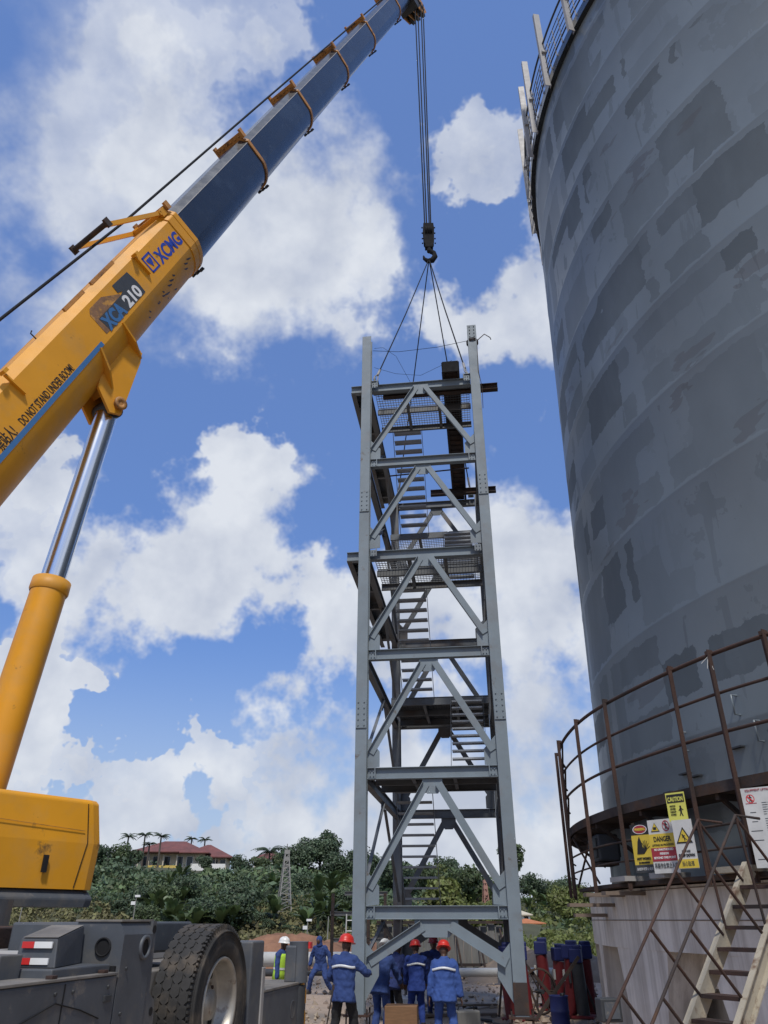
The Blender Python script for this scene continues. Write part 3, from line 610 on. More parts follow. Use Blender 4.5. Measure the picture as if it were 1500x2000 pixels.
# ------------------------------------------------------------------ stair to the catwalk
T0 = Vector((4.01, 9.10, 2.42)); sdir = Vector((-.85, -.53, 0)).normalized(); tdir = Vector((.53, -.85, 0)).normalized()
stair = thing('access_stair', 'rusty cream painted steel stair leading up to the silo catwalk', 'stair', T0 + sdir * 2.4 - Vector((0, 0, 2.42)))
drop = Vector((0, 0, -1)); sl_ = (sdir * 1.0 + drop * 1.0).normalized(); L_ = 2.42 / 1.0 * math.sqrt(1 + 1.0 ** 2)
SW = .46
snorm = sl_.cross(tdir).normalized(); snorm = snorm if snorm.z > 0 else -snorm
for k in (0, 1):
    p0 = T0 + tdir * (SW * k) - sl_ * .12; p1 = T0 + tdir * (SW * k) + sl_ * (L_ - .02)
    m = MB(); m.channel(p0, p1, .06, .17, snorm, .012, flip=(1 if k else -1)); s_ = m.build('stringer', M_stair, stair, True)
    if k:
        for j in range(7):
            q = p0 + sl_ * (.55 + .38 * j); b_ = MB()
            for (du, dv) in ((-.05, .03), (.02, .035), (-.03, -.02), (.04, -.015), (0, .0)):
                b_.lathe([(.014, 0), (.014, .004)], q + sl_ * du + snorm * dv - tdir * .005, tdir, n=8); 
            b_.build('bolt_hole', M_hole, s_, True)
nst = 12
for j in range(nst):
    c = T0 + sl_ * (.16 + j * (L_ - .2) / nst) + tdir * (SW / 2); m = MB()
    Mx = Matrix((tdir, sdir, Vector((0, 0, 1)))).transposed(); m.box(c, (SW - .02, .19, .035), Mx); m.build('tread', M_rust, stair, True)
for k in (0, 1):
    base = T0 + tdir * (SW * k)
    a = base + snorm * .86 + sl_ * .1; b = base + snorm * .86 + sl_ * (L_ - .1)
    m = MB(); m.tube([a + Vector((0, 0, -.0)) - sdir * .0 + Vector((.30, .12, -.02)), a, b], .0145, 7); m.build('handrail', M_rustbeam if k else M_rust, stair, True)
    for j in range(5):
        q = base + sl_ * (.12 + .72 * j); m = MB(); m.tube([q + snorm * .05, q + snorm * .86], .015, 6); m.build('handrail_post', M_rust, stair, True)
    m = MB(); m.tube([a, base + sl_ * .75 + snorm * .05], .014, 6); m.build('handrail_brace', M_rust, stair, True)
# ------------------------------------------------------------------ steel stair tower hanging from the crane
TA = .124376; TW, TD = 3.0, 7.02
tower = thing('steel_stair_tower', 'tall grey steel stair tower with zigzag flights, hung from the crane', 'stair tower', (-.4796, 16.5198, 0), -TA)
LV = [2.235 + 2.587 * i for i in range(6)]; ZB = .47
V = Vector
def bolts(m, c, X, Y, nx, ny, dx, dy, nrm, r=.016):
    for i in range(nx):
        for j in range(ny): m.lathe([(0, .02), (r, .02), (r, 0)], V(c) + X * (dx * (i - (nx - 1) / 2)) + Y * (dy * (j - (ny - 1) / 2)), nrm, n=6, smooth=False)
U1, U2, U3 = V((1, 0, 0)), V((0, 1, 0)), V((0, 0, 1))
for (x, y, top, nm) in ((0, 0, 16.76, 'front'), (TW, 0, 16.85, 'front'), (0, TD, 15.35, 'back'), (TW, TD, 15.35, 'back')):
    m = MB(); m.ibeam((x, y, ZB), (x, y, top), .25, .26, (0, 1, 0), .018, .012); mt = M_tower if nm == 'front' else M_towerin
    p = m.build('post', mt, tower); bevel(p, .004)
    for zz in ((5.95, 11.3) if x == 0 else (6.05, 11.6)):
        s_ = MB(); s_.box((x, y - .143, zz), (.235, .022, .62)); s_.box((x, y + .143, zz), (.235, .022, .62)); bolts(s_, (x, y - .154, zz), U1, U3, 2, 5, .13, .125, -U2); s_.build('splice_plate', mt, p)
    if nm == 'front' and x > 0:
        s_ = MB(); bolts(s_, (x, y - .131, top - .25), U1, U3, 2, 4, .12, .12, -U2, .013); s_.build('bolt_hole', M_hole, p)
    b_ = MB(); b_.box((x, y, ZB - .015), (.48, .48, .03)); b_.build('base_plate', M_rust if nm == 'front' else M_rustbeam, p)
    for sx in (-1, 1):
        for sy in (-1, 1): b_ = MB(); b_.tube([(x + .19 * sx, y + .19 * sy, ZB - .24), (x + .19 * sx, y + .19 * sy, ZB + .09)], .016, 6); b_.build('anchor_bolt', M_rustbeam, p)
m = MB(); m.box((TW, 0, ZB + .27), (.262, .275, .5)); m.build('unpainted_post_foot', M_rustbeam, tower)
m = MB(); m.box((0, TD, ZB + .35), (.262, .275, .66)); m.build('unpainted_post_foot', M_rust, tower)
def gusset(x0, x1, z0, z1, y, mt, parent=tower, axis='x', mid=None):
    m = MB(); t = .014
    if axis == 'x':
        c = (x0 + x1) / 2; w = (x1 - x0) / 2; q = w * .55
        m.prism([(c - w, z1), (c - w, z1 - (z1 - z0) * .45), (c - q, z0), (c + q, z0), (c + w, z1 - (z1 - z0) * .45), (c + w, z1)], -t / 2, t / 2, (V((0, y, 0)), U1, U3, -U2))
    else:
        c = (x0 + x1) / 2; w = (x1 - x0) / 2; q = w * .55
        m.prism([(c - w, z1), (c - w, z1 - (z1 - z0) * .45), (c - q, z0), (c + q, z0), (c + w, z1 - (z1 - z0) * .45), (c + w, z1)], -t / 2, t / 2, (V((y, 0, 0)), U2, U3, U1))
    return m.build('gusset_plate', mt, parent)
def brace(a, b, w, up, mt, bolt=True):
    m = MB(); m.angle(a, b, w, .075, up, .012); 
    d = (V(b) - V(a)).normalized(); sd_ = d.cross(V(up)).normalized()
    if bolt:
        for q, s_ in ((V(a), 1), (V(b), -1)): bolts(m, q + d * (.13 * s_) - V(up).normalized() * .0, d, sd_, 2, 1, .09, .06, -V(up), .016)
    o = m.build('brace', mt, tower); return o
def face_x(y, s, mt, levels, ext, skip=()):
    """front (s=-1) or back (s=1) face: beams and inverted V bracing"""
    for i, z in enumerate(LV):
        if i not in levels: continue
        x0 = -.40 if (i in ext) else .13
        m = MB(); h = .235
        if i in ext:
            m.ibeam((-.46, y + .18, z - h / 2), (TW - .13, y + .18, z - h / 2), .15, h)
        else: m.ibeam((.13, y, z - h / 2), (TW - .13, y, z - h / 2), .15, h)
        o = m.build('beam', mt, tower); bevel(o, .003)
        for x in (.30, TW - .30):
            g = MB(); g.box((x, y - .078, z - h / 2), (.02, .012, h - .03)); g.box((x - .07 if x < 1 else x + .07, y - .02, z - h / 2), (.16, .012, h * .72)); bolts(g, (x - .07 if x < 1 else x + .07, y - .03, z - h / 2), U1, U3, 2, 2, .07, .09, -U2, .012); g.build('end_plate', mt, o)
        if i in skip: continue
        zb = LV[i - 1] if i else 1.0
        hw = .42 if i == 0 else .21
        gusset(TW / 2 - hw, TW / 2 + hw, z - h - .30, z - h + .02, y - .015 if s < 0 else y + .015, mt)
        fy = y - .03 if s < 0 else y + .03; up = (0, s, 0)
        bw = .15 if i else .19
        brace((TW / 2 - hw * .62, fy, z - h - .10), (.20, fy, zb + .30), bw, up, mt); brace((TW / 2 + hw * .62, fy, z - h - .10), (TW - .20, fy, zb + .30), bw, up, mt)
        for x in (.13, TW - .13):
            sg = 1 if x < 1 else -1; m = MB(); zt = zb + .62; zz = zb - (.0 if i else .35)
            m.prism([(0, zz), (.26 * sg, zz + (.02 if i else .42)), (.26 * sg, zt - .28), (.0, zt)][::sg], -.007, .007, (V((x, y - .013 * (1 if s < 0 else -1), 0)), U1, U3, -U2)); m.build('gusset_plate', mt, tower)
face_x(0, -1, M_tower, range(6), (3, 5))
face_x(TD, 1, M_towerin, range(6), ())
def face_y(x, mt, chev):
    for i, z in enumerate(LV):
        h = .235; m = MB(); m.ibeam((x, .13, z - h / 2), (x, TD - .13, z - h / 2), .15, h); o = m.build('beam', mt, tower)
        if i not in chev: continue
        zb = LV[i - 1] if i else 1.0
        gusset(TD / 2 - .2, TD / 2 + .2, z - h - .26, z - h, x, mt, axis='y')
        up = (1 if x < 1 else -1, 0, 0)
        brace((x + .02, TD / 2 - .12, z - h - .1), (x + .02, .2, zb + .25), .14, up, mt, False); brace((x + .02, TD / 2 + .12, z - h - .1), (x + .02, TD - .2, zb + .25), .14, up, mt, False)
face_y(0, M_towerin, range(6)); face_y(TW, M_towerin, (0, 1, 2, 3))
# landings: channel frames with open grating
def grating_mesh(w, d):
    m = MB(); n = int(w / .075)
    for k in range(n + 1): m.box((k * w / n, d / 2, 0), (.008, d, .03))
    n = int(d / .11)
    for k in range(n + 1): m.box((w / 2, k * d / n, .004), (w, .014, .016))
    return m
def landing(z, y0, y1, x0=.14, x1=TW - .14, bays=3, plate=False):
    fr = MB(); fr.channel((x0, y0, z - .09), (x1, y0, z - .09), .07, .18, U3); fr = fr.build('landing_frame', M_towerin, tower)
    m = MB(); m.channel((x0, y1, z - .09), (x1, y1, z - .09), .07, .18, U3, flip=-1); m.build('edge_channel', M_towerin, fr)
    m = MB(); m.channel((x0, (y0 + y1) / 2, z - .09), (x1, (y0 + y1) / 2, z - .09), .07, .16, U3); m.build('cross_channel', M_towerin, fr)
    w = (x1 - x0) / bays
    for k in range(bays):
        for (a, b) in ((y0, (y0 + y1) / 2), ((y0 + y1) / 2, y1)):
            g = grating_mesh(w - .06, b - a - .05); gm = g.mesh('grating', M_towerin)
            put('grating', gm, fr, Matrix.Translation((x0 + k * w + .03, a + .025, z + .012)))
    for k in range(1, bays):
        m = MB(); m.ibeam((x0 + k * w, y0, z - .08), (x0 + k * w, y1, z - .08), .08, .14); m.build('joist', M_towerin, fr)
    if plate: m = MB(); m.box(((x0 + x1) / 2, (y0 + y1) / 2, z + .03), (x1 - x0, y1 - y0, .012)); m.build('deck_plate', M_towerin, fr)
V0, V1 = 2.25, 4.35
landing(LV[1], .16, V0, plate=True); landing(LV[3], .30, V0); landing(LV[5], .30, V0)
landing(LV[0], V1, TD - .16, plate=True); landing(LV[2], V1, TD - .16, plate=True); landing(LV[4], V1, TD - .16)
# cantilevered walkway along the left flank at two levels
for i in (3, 5):
    z = LV[i]; m = MB(); m.ibeam((-.40, .18, z - .12), (-.40, TD - .2, z - .12), .13, .235); o = m.build('outer_walkway_beam', M_towerin, tower)
    for k in range(5): m = MB(); y = .9 + k * 1.3; m.ibeam((-.40, y, z - .13), (-.07, y, z - .13), .1, .16); m.build('bracket', M_towerin, o)
    m = MB(); m.box((-.25, TD / 2 + .1, z + .012), (.36, TD - .4, .012)); m.build('deck_plate', M_towerin, o)
# flights
tread = MB(); tw_ = .82
tread.box((tw_ / 2, .105, 0), (tw_, .21, .008)); tread.box((tw_ / 2, .004, -.018), (tw_, .006, .036)); tread.box((tw_ / 2, .206, -.018), (tw_, .006, .036))
for k in range(5): tread.box((tw_ / 2, .03 + .037 * k, .006), (tw_, .008, .006))
tread_me = tread.mesh('tread', M_tread)
def flight(z0, y0, z1, y1, x):
    m = MB()
    for xx in (x - .03, x + tw_ + .03): m.beam((xx, y0, z0 - .03), (xx, y1, z1 - .03), .012, .09)
    fl_ = m.build('stair_flight', M_towerin, tower); n = 11
    for k in range(1, n + 1):
        t = k / (n + .6); put('tread', tread_me, fl_, Matrix.Translation((x, y0 + (y1 - y0) * t - .1, z0 + (z1 - z0) * t)))
XL, XR = .50, 1.84
flight(LV[0], V1, LV[1], V0, XL); flight(LV[1], V0, LV[2], V1, XR); flight(LV[2], V1, LV[3], V0, XL); flight(LV[3], V0, LV[4], V1, XR); flight(LV[4], V1, LV[5], V0, XL)
# box trough and rusty cross beams on the top level
z = LV[5] + .05
m = MB()
for x in (2.17, 2.52): m.channel((x, -.12, z + .19), (x, TD + .1, z + .19), .07, .34, U3, flip=(1 if x < 2.3 else -1))
for k in range(26): m.box((2.345, -.1 + k * .285, z + .03), (.34, .05, .03))
m.box((2.345, TD / 2, z + .055), (.34, TD, .01)); m.box((2.345, TD / 2 - .05, z + .36), (.42, TD - .1, .015)); o = m.build('cable_trough', M_rustbeam, tower); m = MB(); m.box((2.345, -.13, z + .19), (.44, .02, .36)); m.build('end_plate', M_hook, o)
for (y, zz) in ((.45, LV[5] - .06), (TD - .75, LV[5] + .02)):
    m = MB(); m.ibeam((.4 if y < 1 else 1.35, y, zz - .08), (TW + .62, y, zz - .08), .16, .2); m.build('rusty_cross_beam', M_rustbeam, tower)
m = MB(); m.tube([(.35, 2.4, LV[5] - 1.62), (2.7, 2.4, LV[5] - 1.52)], .022, 6); m.build('loose_bar', M_rustbeam, tower)
# lifting lugs
LUG = [(.22, .12, LV[5] + .16), (TW - .22, .12, LV[5] + .16), (.12, TD - .1, LV[5] + .2), (TW - .25, TD - .1, LV[5] + .2)]
for q in LUG: m = MB(); m.box(q, (.02, .16, .2)); m.box(V(q) - V((0, 0, .09)), (.2, .2, .02)); m.build('lifting_lug', M_tower, tower)
m = MB()      # wire wrapped round the right post top
for k in range(3): m.tube([(TW + .16 * math.cos(a), .16 * math.sin(a), 16.35 - .04 * k + .01 * math.sin(3 * a)) for a in np.linspace(0, 6.28, 14)], .012, 5)
m.tube([(TW + .15, -.1, 16.3), (TW + .35, -.12, 16.48), (TW + .5, -.1, 16.36), (TW + .52, -.1, 16.28)], .014, 5)
m.tube([(TW + .13, -.15, 16.3), (TW + .10, -.15, 15.2), (TW + .17, -.15, 14.6), (TW + .15, -.15, 13.9)], .008, 5); m.build('tied_wire', M_rust, tower)
m = MB(); m.tube([(.16, -.02, 16.3), (.9, .02, 16.22), (2.0, .03, 16.28), (TW - .1, -.02, 16.38)], .007, 5); m.build('guide_wire', M_cable, tower)
m = MB(); m.tube([(.2, .0, 16.4), (.45, .05, 16.45), (.8, .3, 16.3), (1.3, 1.2, 15.6)], .005, 5); m.build('guide_wire', M_cable, tower)
m = MB(); m.tube([(.2, 0, 15.7), (.8, .1, 15.5), (1.5, .2, 15.45), (2.4, .2, 15.9)], .005, 5); m.build('guide_wire', M_cable, tower)
# foundation plinths under the posts
for (x, y) in ((0, 0), (TW, 0), (0, TD), (TW, TD)):
    P = WM[tower.name] @ V((x, y, 0)); m = MB()
    m.loft([[V((sx * q, sy * q, zz)) for sx, sy in ((-1, -1), (1, -1), (1, 1), (-1, 1))] for q, zz in ((.46, -.1), (.44, .18), (.40, .2))], smooth=False)
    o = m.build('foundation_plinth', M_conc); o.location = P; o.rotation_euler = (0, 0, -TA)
    w_ = {(0, 0): 'front left', (TW, 0): 'front right', (0, TD): 'rear left', (TW, TD): 'rear right'}[(x, y)]
    tag(o, f'low concrete plinth under the {w_} post of the stair tower', 'plinth', 'plinths under the stair tower')
# ------------------------------------------------------------------ mobile crane
PIV = V((-7.44, 8.44, 3.0)); BD = V((.20903, .27604, .93814)).normalized(); HD = V((BD.x, BD.y, 0)).normalized()
BU = V((HD.x * BD.z, HD.y * BD.z, -math.hypot(BD.x, BD.y)))      # the boom's underside
BS = V((HD.y, -HD.x, 0))                                          # its right flank
def bp(s, w, q): return PIV + BD * s + BS * w + BU * q
crane = thing('mobile_crane', 'yellow telescopic mobile crane with slate grey boom lifting the stair tower', 'crane', (-5.0, 9.6, 0))
def section_poly(k, c=-.17, n=9):
    b, q0, q1, q2, ch = .53 * k, -.68 * k + c, .17 * k + c, .67 * k + c, .17 * k
    pts = [(b - ch, q0), (b, q0 + ch), (b, q1)]
    s20 = math.sin(R(22)); 
    for i in range(1, n + 1):
        t = R(22 + 68 * i / n); pts.append((b * math.cos(t) / math.cos(R(22)), q1 + (q2 - q1) * (math.sin(t) - s20) / (1 - s20)))
    return pts + [(-x, y) for x, y in pts[::-1][1:]]
def boom_part(name, k, s0, s1, mt, parent=crane, c=-.17):
    poly = section_poly(k, c); m = MB(); ra, rb = [bp(s0, *p) for p in poly], [bp(s1, *p) for p in poly]; n = len(poly)
    m.add(ra + rb, [(i, (i + 1) % n, n + (i + 1) % n, n + i) for i in range(n)], True); m.add(ra, [tuple(range(n))[::-1]]); m.add(rb, [tuple(range(n))])
    o = m.build(name, mt, parent, True)
    return o
def flat_smooth(o, ang=18):
    me = o.data; me.set_sharp_from_angle(angle=R(ang)); return o
SS = [13.27, 18.13, 22.74, 27.6, 32.19, 37.55, 40.3]; KK = [1.0, .925, .88, .84, .80, .76, .72]
base = flat_smooth(boom_part('base_boom', 1.0, -.6, SS[0], M_yellow))
tel = []
for i in range(1, 7): tel.append(flat_smooth(boom_part('telescopic_section', KK[i], SS[i - 1] - .4, SS[i], M_boomgrey)))
def collar(k, s, parent, first=False):
    m = MB(); kk = k * (1.05 if first else 1.06)
    for (s0, s1, f) in (((s - .10, s + .05, 1.0), (s - .36, s - .1, .985)) if first else ((s - .07, s + .05, 1.0),)):
        poly = section_poly(kk * f); n = len(poly); ra, rb = [bp(s0, *p) for p in poly], [bp(s1, *p) for p in poly]
        m.add(ra + rb, [(i, (i + 1) % n, n + (i + 1) % n, n + i) for i in range(n)], False); m.add(ra, [tuple(range(n))[::-1]]); m.add(rb, [tuple(range(n))])
    o = m.build('collar', M_yellow if first else M_yellowdull, crane, True); bevel(o, .012)
    top = -.17 - .68 * k; h = .12 if first else .16; t = MB()
    Mx = Matrix((BS, BU, BD)).transposed()
    t.box(bp(s - .01, 0, top - h / 2), (1.04 * k, h, .10), Mx)
    for w in (-.52, .52): t.box(bp(s, w * k, top - h * .65), (.06, h * 1.5, .14), Mx)
    for w in np.linspace(-.4, .4, 6): t.lathe([(0, .03), (.025, .03), (.025, 0)], bp(s - .06, w * k, top - h * .5), -BD, n=6)
    t.build('top_bar', M_yellowdull, o, True)
    b = MB(); low = -.17 + .67 * k * 1.06
    for w in (-.14, .0, .14): b.box(bp(s - .01, w, low + .03), (.05, .07, .12), Mx)
    b.tube([bp(s, -.2, low + .04), bp(s, .2, low + .04)], .025, 6); b.build('pad_bolts', M_darksteel, o, True)
    return o
collar(1.0, SS[0], base, True)
for i in range(1, 6): collar(KK[i], SS[i], tel[i - 1])
for i, o in enumerate(tel):            # faint wear strips: shallow guide rails along the side folds
    for w in (.985,):
        b = section_poly(KK[i + 1])[1]; m = MB(); a0, a1 = SS[i] + .1, SS[i + 1] - .1
        m.tube([bp(a0, b[0], b[1]), bp(a1, b[0], b[1])], .012, 5); m.build('guide_edge', M_galv, o, True)
# boom head with sheaves
m = MB(); Mx = Matrix((BS, BU, BD)).transposed()
for w in (-.42, -.14, .14, .42): m.prism([(-.55, -.35), (.55, -.35), (.95, .1), (1.0, .55), (.55, .75), (-.45, .45)], w - .02, w + .02, (bp(40.55, 0, .05), BU, BD, BS))
head = m.build('boom_head', M_yellowdull, crane, True)
m = MB(); m.box(bp(40.75, 0, .45), (.98, .9, .08), Mx); m.box(bp(40.4, 0, .15), (.9, .9, .5), Mx); m.build('head_plate', M_darksteel, head, True)
for (s, q) in ((40.9, .85), (41.05, -.3)):
    for w in (-.28, 0, .28): m = MB(); m.lathe([(.06, -.05), (.30, -.05), (.27, 0), (.30, .05), (.06, .05)], bp(s, w, q), BS, n=20); m.build('sheave', M_darksteel, head, True)
# four falls of hoist rope down to the hook block
HOOK = V((1.70, 19.8, 0)); HT = 25.35
for (dx, dy) in ((-.18, -.05), (-.07, .06), (.05, -.06), (.14, .05)):
    top = bp(40.9, 0, 1.12); m = MB()
    pt_ = V((1.72 + dx * 1.25, 19.8 + dy, top.z - .0)); m.tube([pt_, (HOOK.x + dx * .75, HOOK.y + dy, HT)], .026, 6); m.build('hoist_rope', M_cable, crane, True)
m = MB(); m.tube([bp(0.5, 0, -1.75), bp(8.0, 0, -1.43), bp(12.4, 0, -1.23), bp(20.7, 0, -1.07), bp(36.6, 0, -.74), bp(41.05, 0, -.62)], .028, 6); m.build('winch_rope', M_cable, crane, True)
# rope guide roller frame on the base section
gf = MB()
for w in (-.45, .45):
    gf.beam(bp(13.1, w, -.86), bp(11.25, w, -1.45), .06, .09, BU); gf.box(bp(13.05, w, -.88), (.1, .16, .2), Mx)
gf.beam(bp(12.95, -.5, -.9), bp(12.95, .5, -.9), .07, .08, BU)
gfo = gf.build('rope_guide_frame', M_yellow, base, True)
m = MB(); m.tube([bp(11.25, -.55, -1.45), bp(11.25, .55, -1.45)], .055, 10); m.box(bp(11.25, -.57, -1.45), (.05, .18, .14), Mx); m.box(bp(11.25, .57, -1.45), (.05, .18, .14), Mx); m.build('guide_roller', M_rustbeam, base, True)
# lugs and steps on the flank
for (s, q) in ((11.2, -.55), (6.75, -.72)):
    m = MB(); m.box(bp(s, .56, q + .1), (.07, .42, .03), Mx); m.box(bp(s + .0, .60, q - .15), (.14, .06, .10), Mx); m.build('flank_bracket', M_yellow, base, True)
for s, l in ((9.9, .9), (8.9, .7)):
    m = MB(); m.beam(bp(s, .36, -.87), bp(s + l, .36, -.87), .05, .07, BU); m.build('top_rail', M_yellowdull, base, True)
m = MB(); m.tube([bp(8.0, .3, -.84), bp(8.0, .3, -.97), bp(8.06, .3, -.99)], .014, 5); m.build('hook_pin', M_darksteel, base, True)
# luffing bracket under the boom
for w in (-.30, .30):
    m = MB(); m.prism([(.05, 9.75), (.62, 9.66), (.74, 9.45), (1.05, 8.1), (.86, 7.95), (.42, 8.2), (.28, 8.6), (.02, 8.85)], w - .03, w + .03, (PIV, BU, BD, BS)); m.build('luffing_bracket', M_yellow, base, True)
for (s, e) in ((9.72, 0), (8.85, .35)):
    m = MB(); poly = [(-.56, -.02), (.56, -.02), (.50, .40), (.33, .72), (-.33, .72), (-.50, .40)]
    m.prism([(x, y) for x, y in poly], -.02, .02, (bp(s - .1 - e * .1, 0, .0), BS, (BU - BD * (.12 + e)).normalized(), (BD + BU * (.12 + e)).normalized())); m.build('bracket_web', M_yellow, base, True)
m = MB(); m.beam(bp(9.66, 0, .64), bp(9.40, 0, .74), .64, .04, BU); m.beam(bp(9.44, 0, .73), bp(8.3, 0, .98), .64, .04, BU); m.build('bracket_flange', M_yellow, base, True)
CT = bp(8.22, 0, .90); CB = bp(-.4, 0, 3.28); CDIR = (CB - CT).normalized(); CL = (CB - CT).length
m = MB(); m.tube([CT - BS * .42, CT + BS * .42], .10, 16); m.lathe([(.045, 0), (.13, 0), (.13, .03), (.045, .03), (.045, 0)], CT + BS * .40, BS, n=16); m.build('luffing_pin', M_yellowdull, base, True)
cyl = MB(); cyl.tube([CT + CDIR * 3.72, CB], .275, 28); cyl.lathe([(.19, -.02), (.30, -.02), (.305, .16), (.285, .2)], CT + CDIR * 3.62, CDIR, n=28); cyl = cyl.build('luffing_cylinder', M_yellow, crane, True)
m = MB(); m.tube([CT + CDIR * .12, CT + CDIR * 4.2], .195, 36); m.build('piston_rod', M_chrome, cyl, True)
m = MB(); m.tube([CT - BS * .2, CT + BS * .2], .2, 20); m.build('rod_eye', M_darksteel, cyl, True)
# decals on the right flank
def dm(s, q, w=.534): return frameM(bp(s, w, q), BD, -BU)
put_text('maker_lettering', 'XCMG', .40, M_blue, base, WM[base.name].inverted() @ dm(11.78, -.19), width=1.10, bold=.013, shear=.0)
lg = MB(); FR = (bp(11.34, .534, -.36), BD, -BU, BS)
def outline(m, w, h, t):
    for (x0, y0, x1, y1) in ((0, 0, w, t), (0, h - t, w, h), (0, 0, t, h), (w - t, 0, w, h)): m.prism([(x0, y0), (x1, y0), (x1, y1), (x0, y1)], 0, .003, FR)
FR = (bp(11.34, .534, -.20), BD, -BU, BS); outline(lg, .34, .36, .04); lg.prism([(.08, .27), (.26, .27), (.26, .22), (.17, .08), (.08, .22)], 0, .003, FR); lg.build('maker_emblem', M_blue, base, True)
# torn model decal
pk = MB(); FR = (bp(9.12, .533, -.10), BD, -BU, BS); pk.prism([(-.02, .0), (.35, -.02), (1.0, .02), (1.0, .3), (.55, .5), (.1, .50), (.0, .42)], 0, .002, FR); pk.build('peeled_decal', M_decalpeel, base, True)
dk = MB(); dk.prism([(.12, -.02), (1.62, -.02), (1.64, .22), (1.6, .48), (1.0, .50), (.98, .34), (1.12, .30), (1.0, .27), (.1, .27)], 0.0025, .005, FR); dk.build('model_decal', M_decalgrey, base, True)
put_text('model_lettering', 'XCA', .36, M_blue2, base, WM[base.name].inverted() @ (frameM(bp(9.26, .5395, -.09), BD, -BU)), width=.72, bold=.019, shear=0)
put_text('model_number', '210', .33, M_wht, base, WM[base.name].inverted() @ (frameM(bp(10.06, .5395, -.10), BD, -BU)), width=.60, bold=.012)
put_text('warning_lettering', 'DO NOT STAND UNDER BOOM!', .20, M_blk, base, WM[base.name].inverted() @ dm(6.28, -.10, .533), width=1.62, bold=.002)
put_text('warning_lettering', '臂下严禁站人!', .24, M_blk, base, WM[base.name].inverted() @ dm(5.22, -.10, .533), width=.88, bold=.003)
m = MB(); FR = (bp(0, .532, 0), BD, -BU, BS); m.prism([(-.3, .0), (8.86, .0), (8.86, .085), (-.3, .085)], 0, .002, FR); m.build('flank_stripe', M_blue2, base, True)
# scuffs where the paint is gone
for k in range(15):
    rr = random.Random(40 + k); s = rr.uniform(10.4, 12.6); t = R(rr.uniform(28, 58)); ln = rr.uniform(.05, .3); m = MB(); s20 = math.sin(R(22))
    def cp(t, s): return bp(s, .53 * math.cos(t) / math.cos(R(22)) + .003, .0 + .5 * (math.sin(t) - s20) / (1 - s20) + .001)
    m.add([cp(t, s), cp(t + .03, s + ln * .4), cp(t + .09, s + ln), cp(t + .11, s + ln * .8), cp(t + .08, s + ln * .3)], [(0, 1, 2, 3, 4)]); m.build('scuff', M_decalgrey, base, True)
# superstructure: slewing deck, hood, turntable
def sp(a, r_, z): return V((PIV.x, PIV.y, 0)) + HD * a + BS * r_ + V((0, 0, z))
Ms = Matrix((HD, BS, V((0, 0, -1)))).transposed()
m = MB(); m.box(sp(.6, 0, 2.36), (5.6, 2.0, .36), Ms); 
for r_ in (-.62, .62): m.prism([(-1.0, 2.5), (1.2, 2.5), (.5, 3.35), (-.5, 3.35)], r_ - .05, r_ + .05, (V((PIV.x, PIV.y, 0)), HD, V((0, 0, 1)), BS))
m.build('slewing_deck', M_truck, crane, True)
m = MB(); m.lathe([(.2, 1.2), (.78, 1.2), (.78, 1.75), (.7, 1.75), (.7, 2.2), (.2, 2.2)], (-5.0, 9.6, 0), n=32); m.build('turntable', M_darksteel, crane, True)
def hood(z0, z1, mt, name, parent, out=0.0, a1=4.28):
    # profile along the heading: front edge leans, rounded in plan
    m = MB(); plan = []
    W0, W1 = .55, 1.30 + out
    for (a, r_) in ((-3.2, W0), (-3.2, W1), (a1 - .18, W1), (a1 - .05, W1 - .05), (a1 + .0, W1 - .22), (a1 + .0, W0)): plan.append((a, r_))
    tops = [(a - (.07 if a > 3 else 0) * ((z1 - 2.1) / 1.35), r_ - (.03 if r_ > 1 else 0)) for a, r_ in plan]
    m.loft([[sp(a, r_, z0) for a, r_ in plan], [sp(a + .02, r_ + .01, (z0 + z1) / 2) for a, r_ in plan], [sp(a, r_, z1 - .04) for a, r_ in tops], [sp(a - .03, r_ - .04, z1) for a, r_ in tops]], smooth=False)
    o = m.build(name, mt, parent, True); bevel(o, .02, 2); return o
hd = hood(2.34, 3.44, M_yellow, 'engine_hood', crane); hood(2.14, 2.335, M_truck, 'hood_skirt', hd, .004, 4.30)
m = MB(); m.box(sp(3.45, 1.345, 2.62), (.07, .02, .20), Ms); m.build('hood_latch', M_blk, hd, True)
m = MB(); m.beam(sp(3.93, 1.306, 2.36), sp(4.02, 1.315, 2.9), .006, .012, BS); m.beam(sp(4.02, 1.315, 2.9), sp(3.95, 1.29, 3.38), .006, .012, BS); m.build('panel_joint', M_hole, hd, True)
m = MB(); m.beam(sp(1.2, 1.318, 3.16), sp(3.95, 1.316, 3.04), .006, .008, BS); m.build('panel_crease', M_yellowdull, hd, True)
m = MB(); m.tube([sp(2.72, .9, 3.42), sp(2.6, .9, 3.56), sp(2.3, .9, 3.6)], .025, 6); m.build('hood_handle', M_darksteel, hd, True)
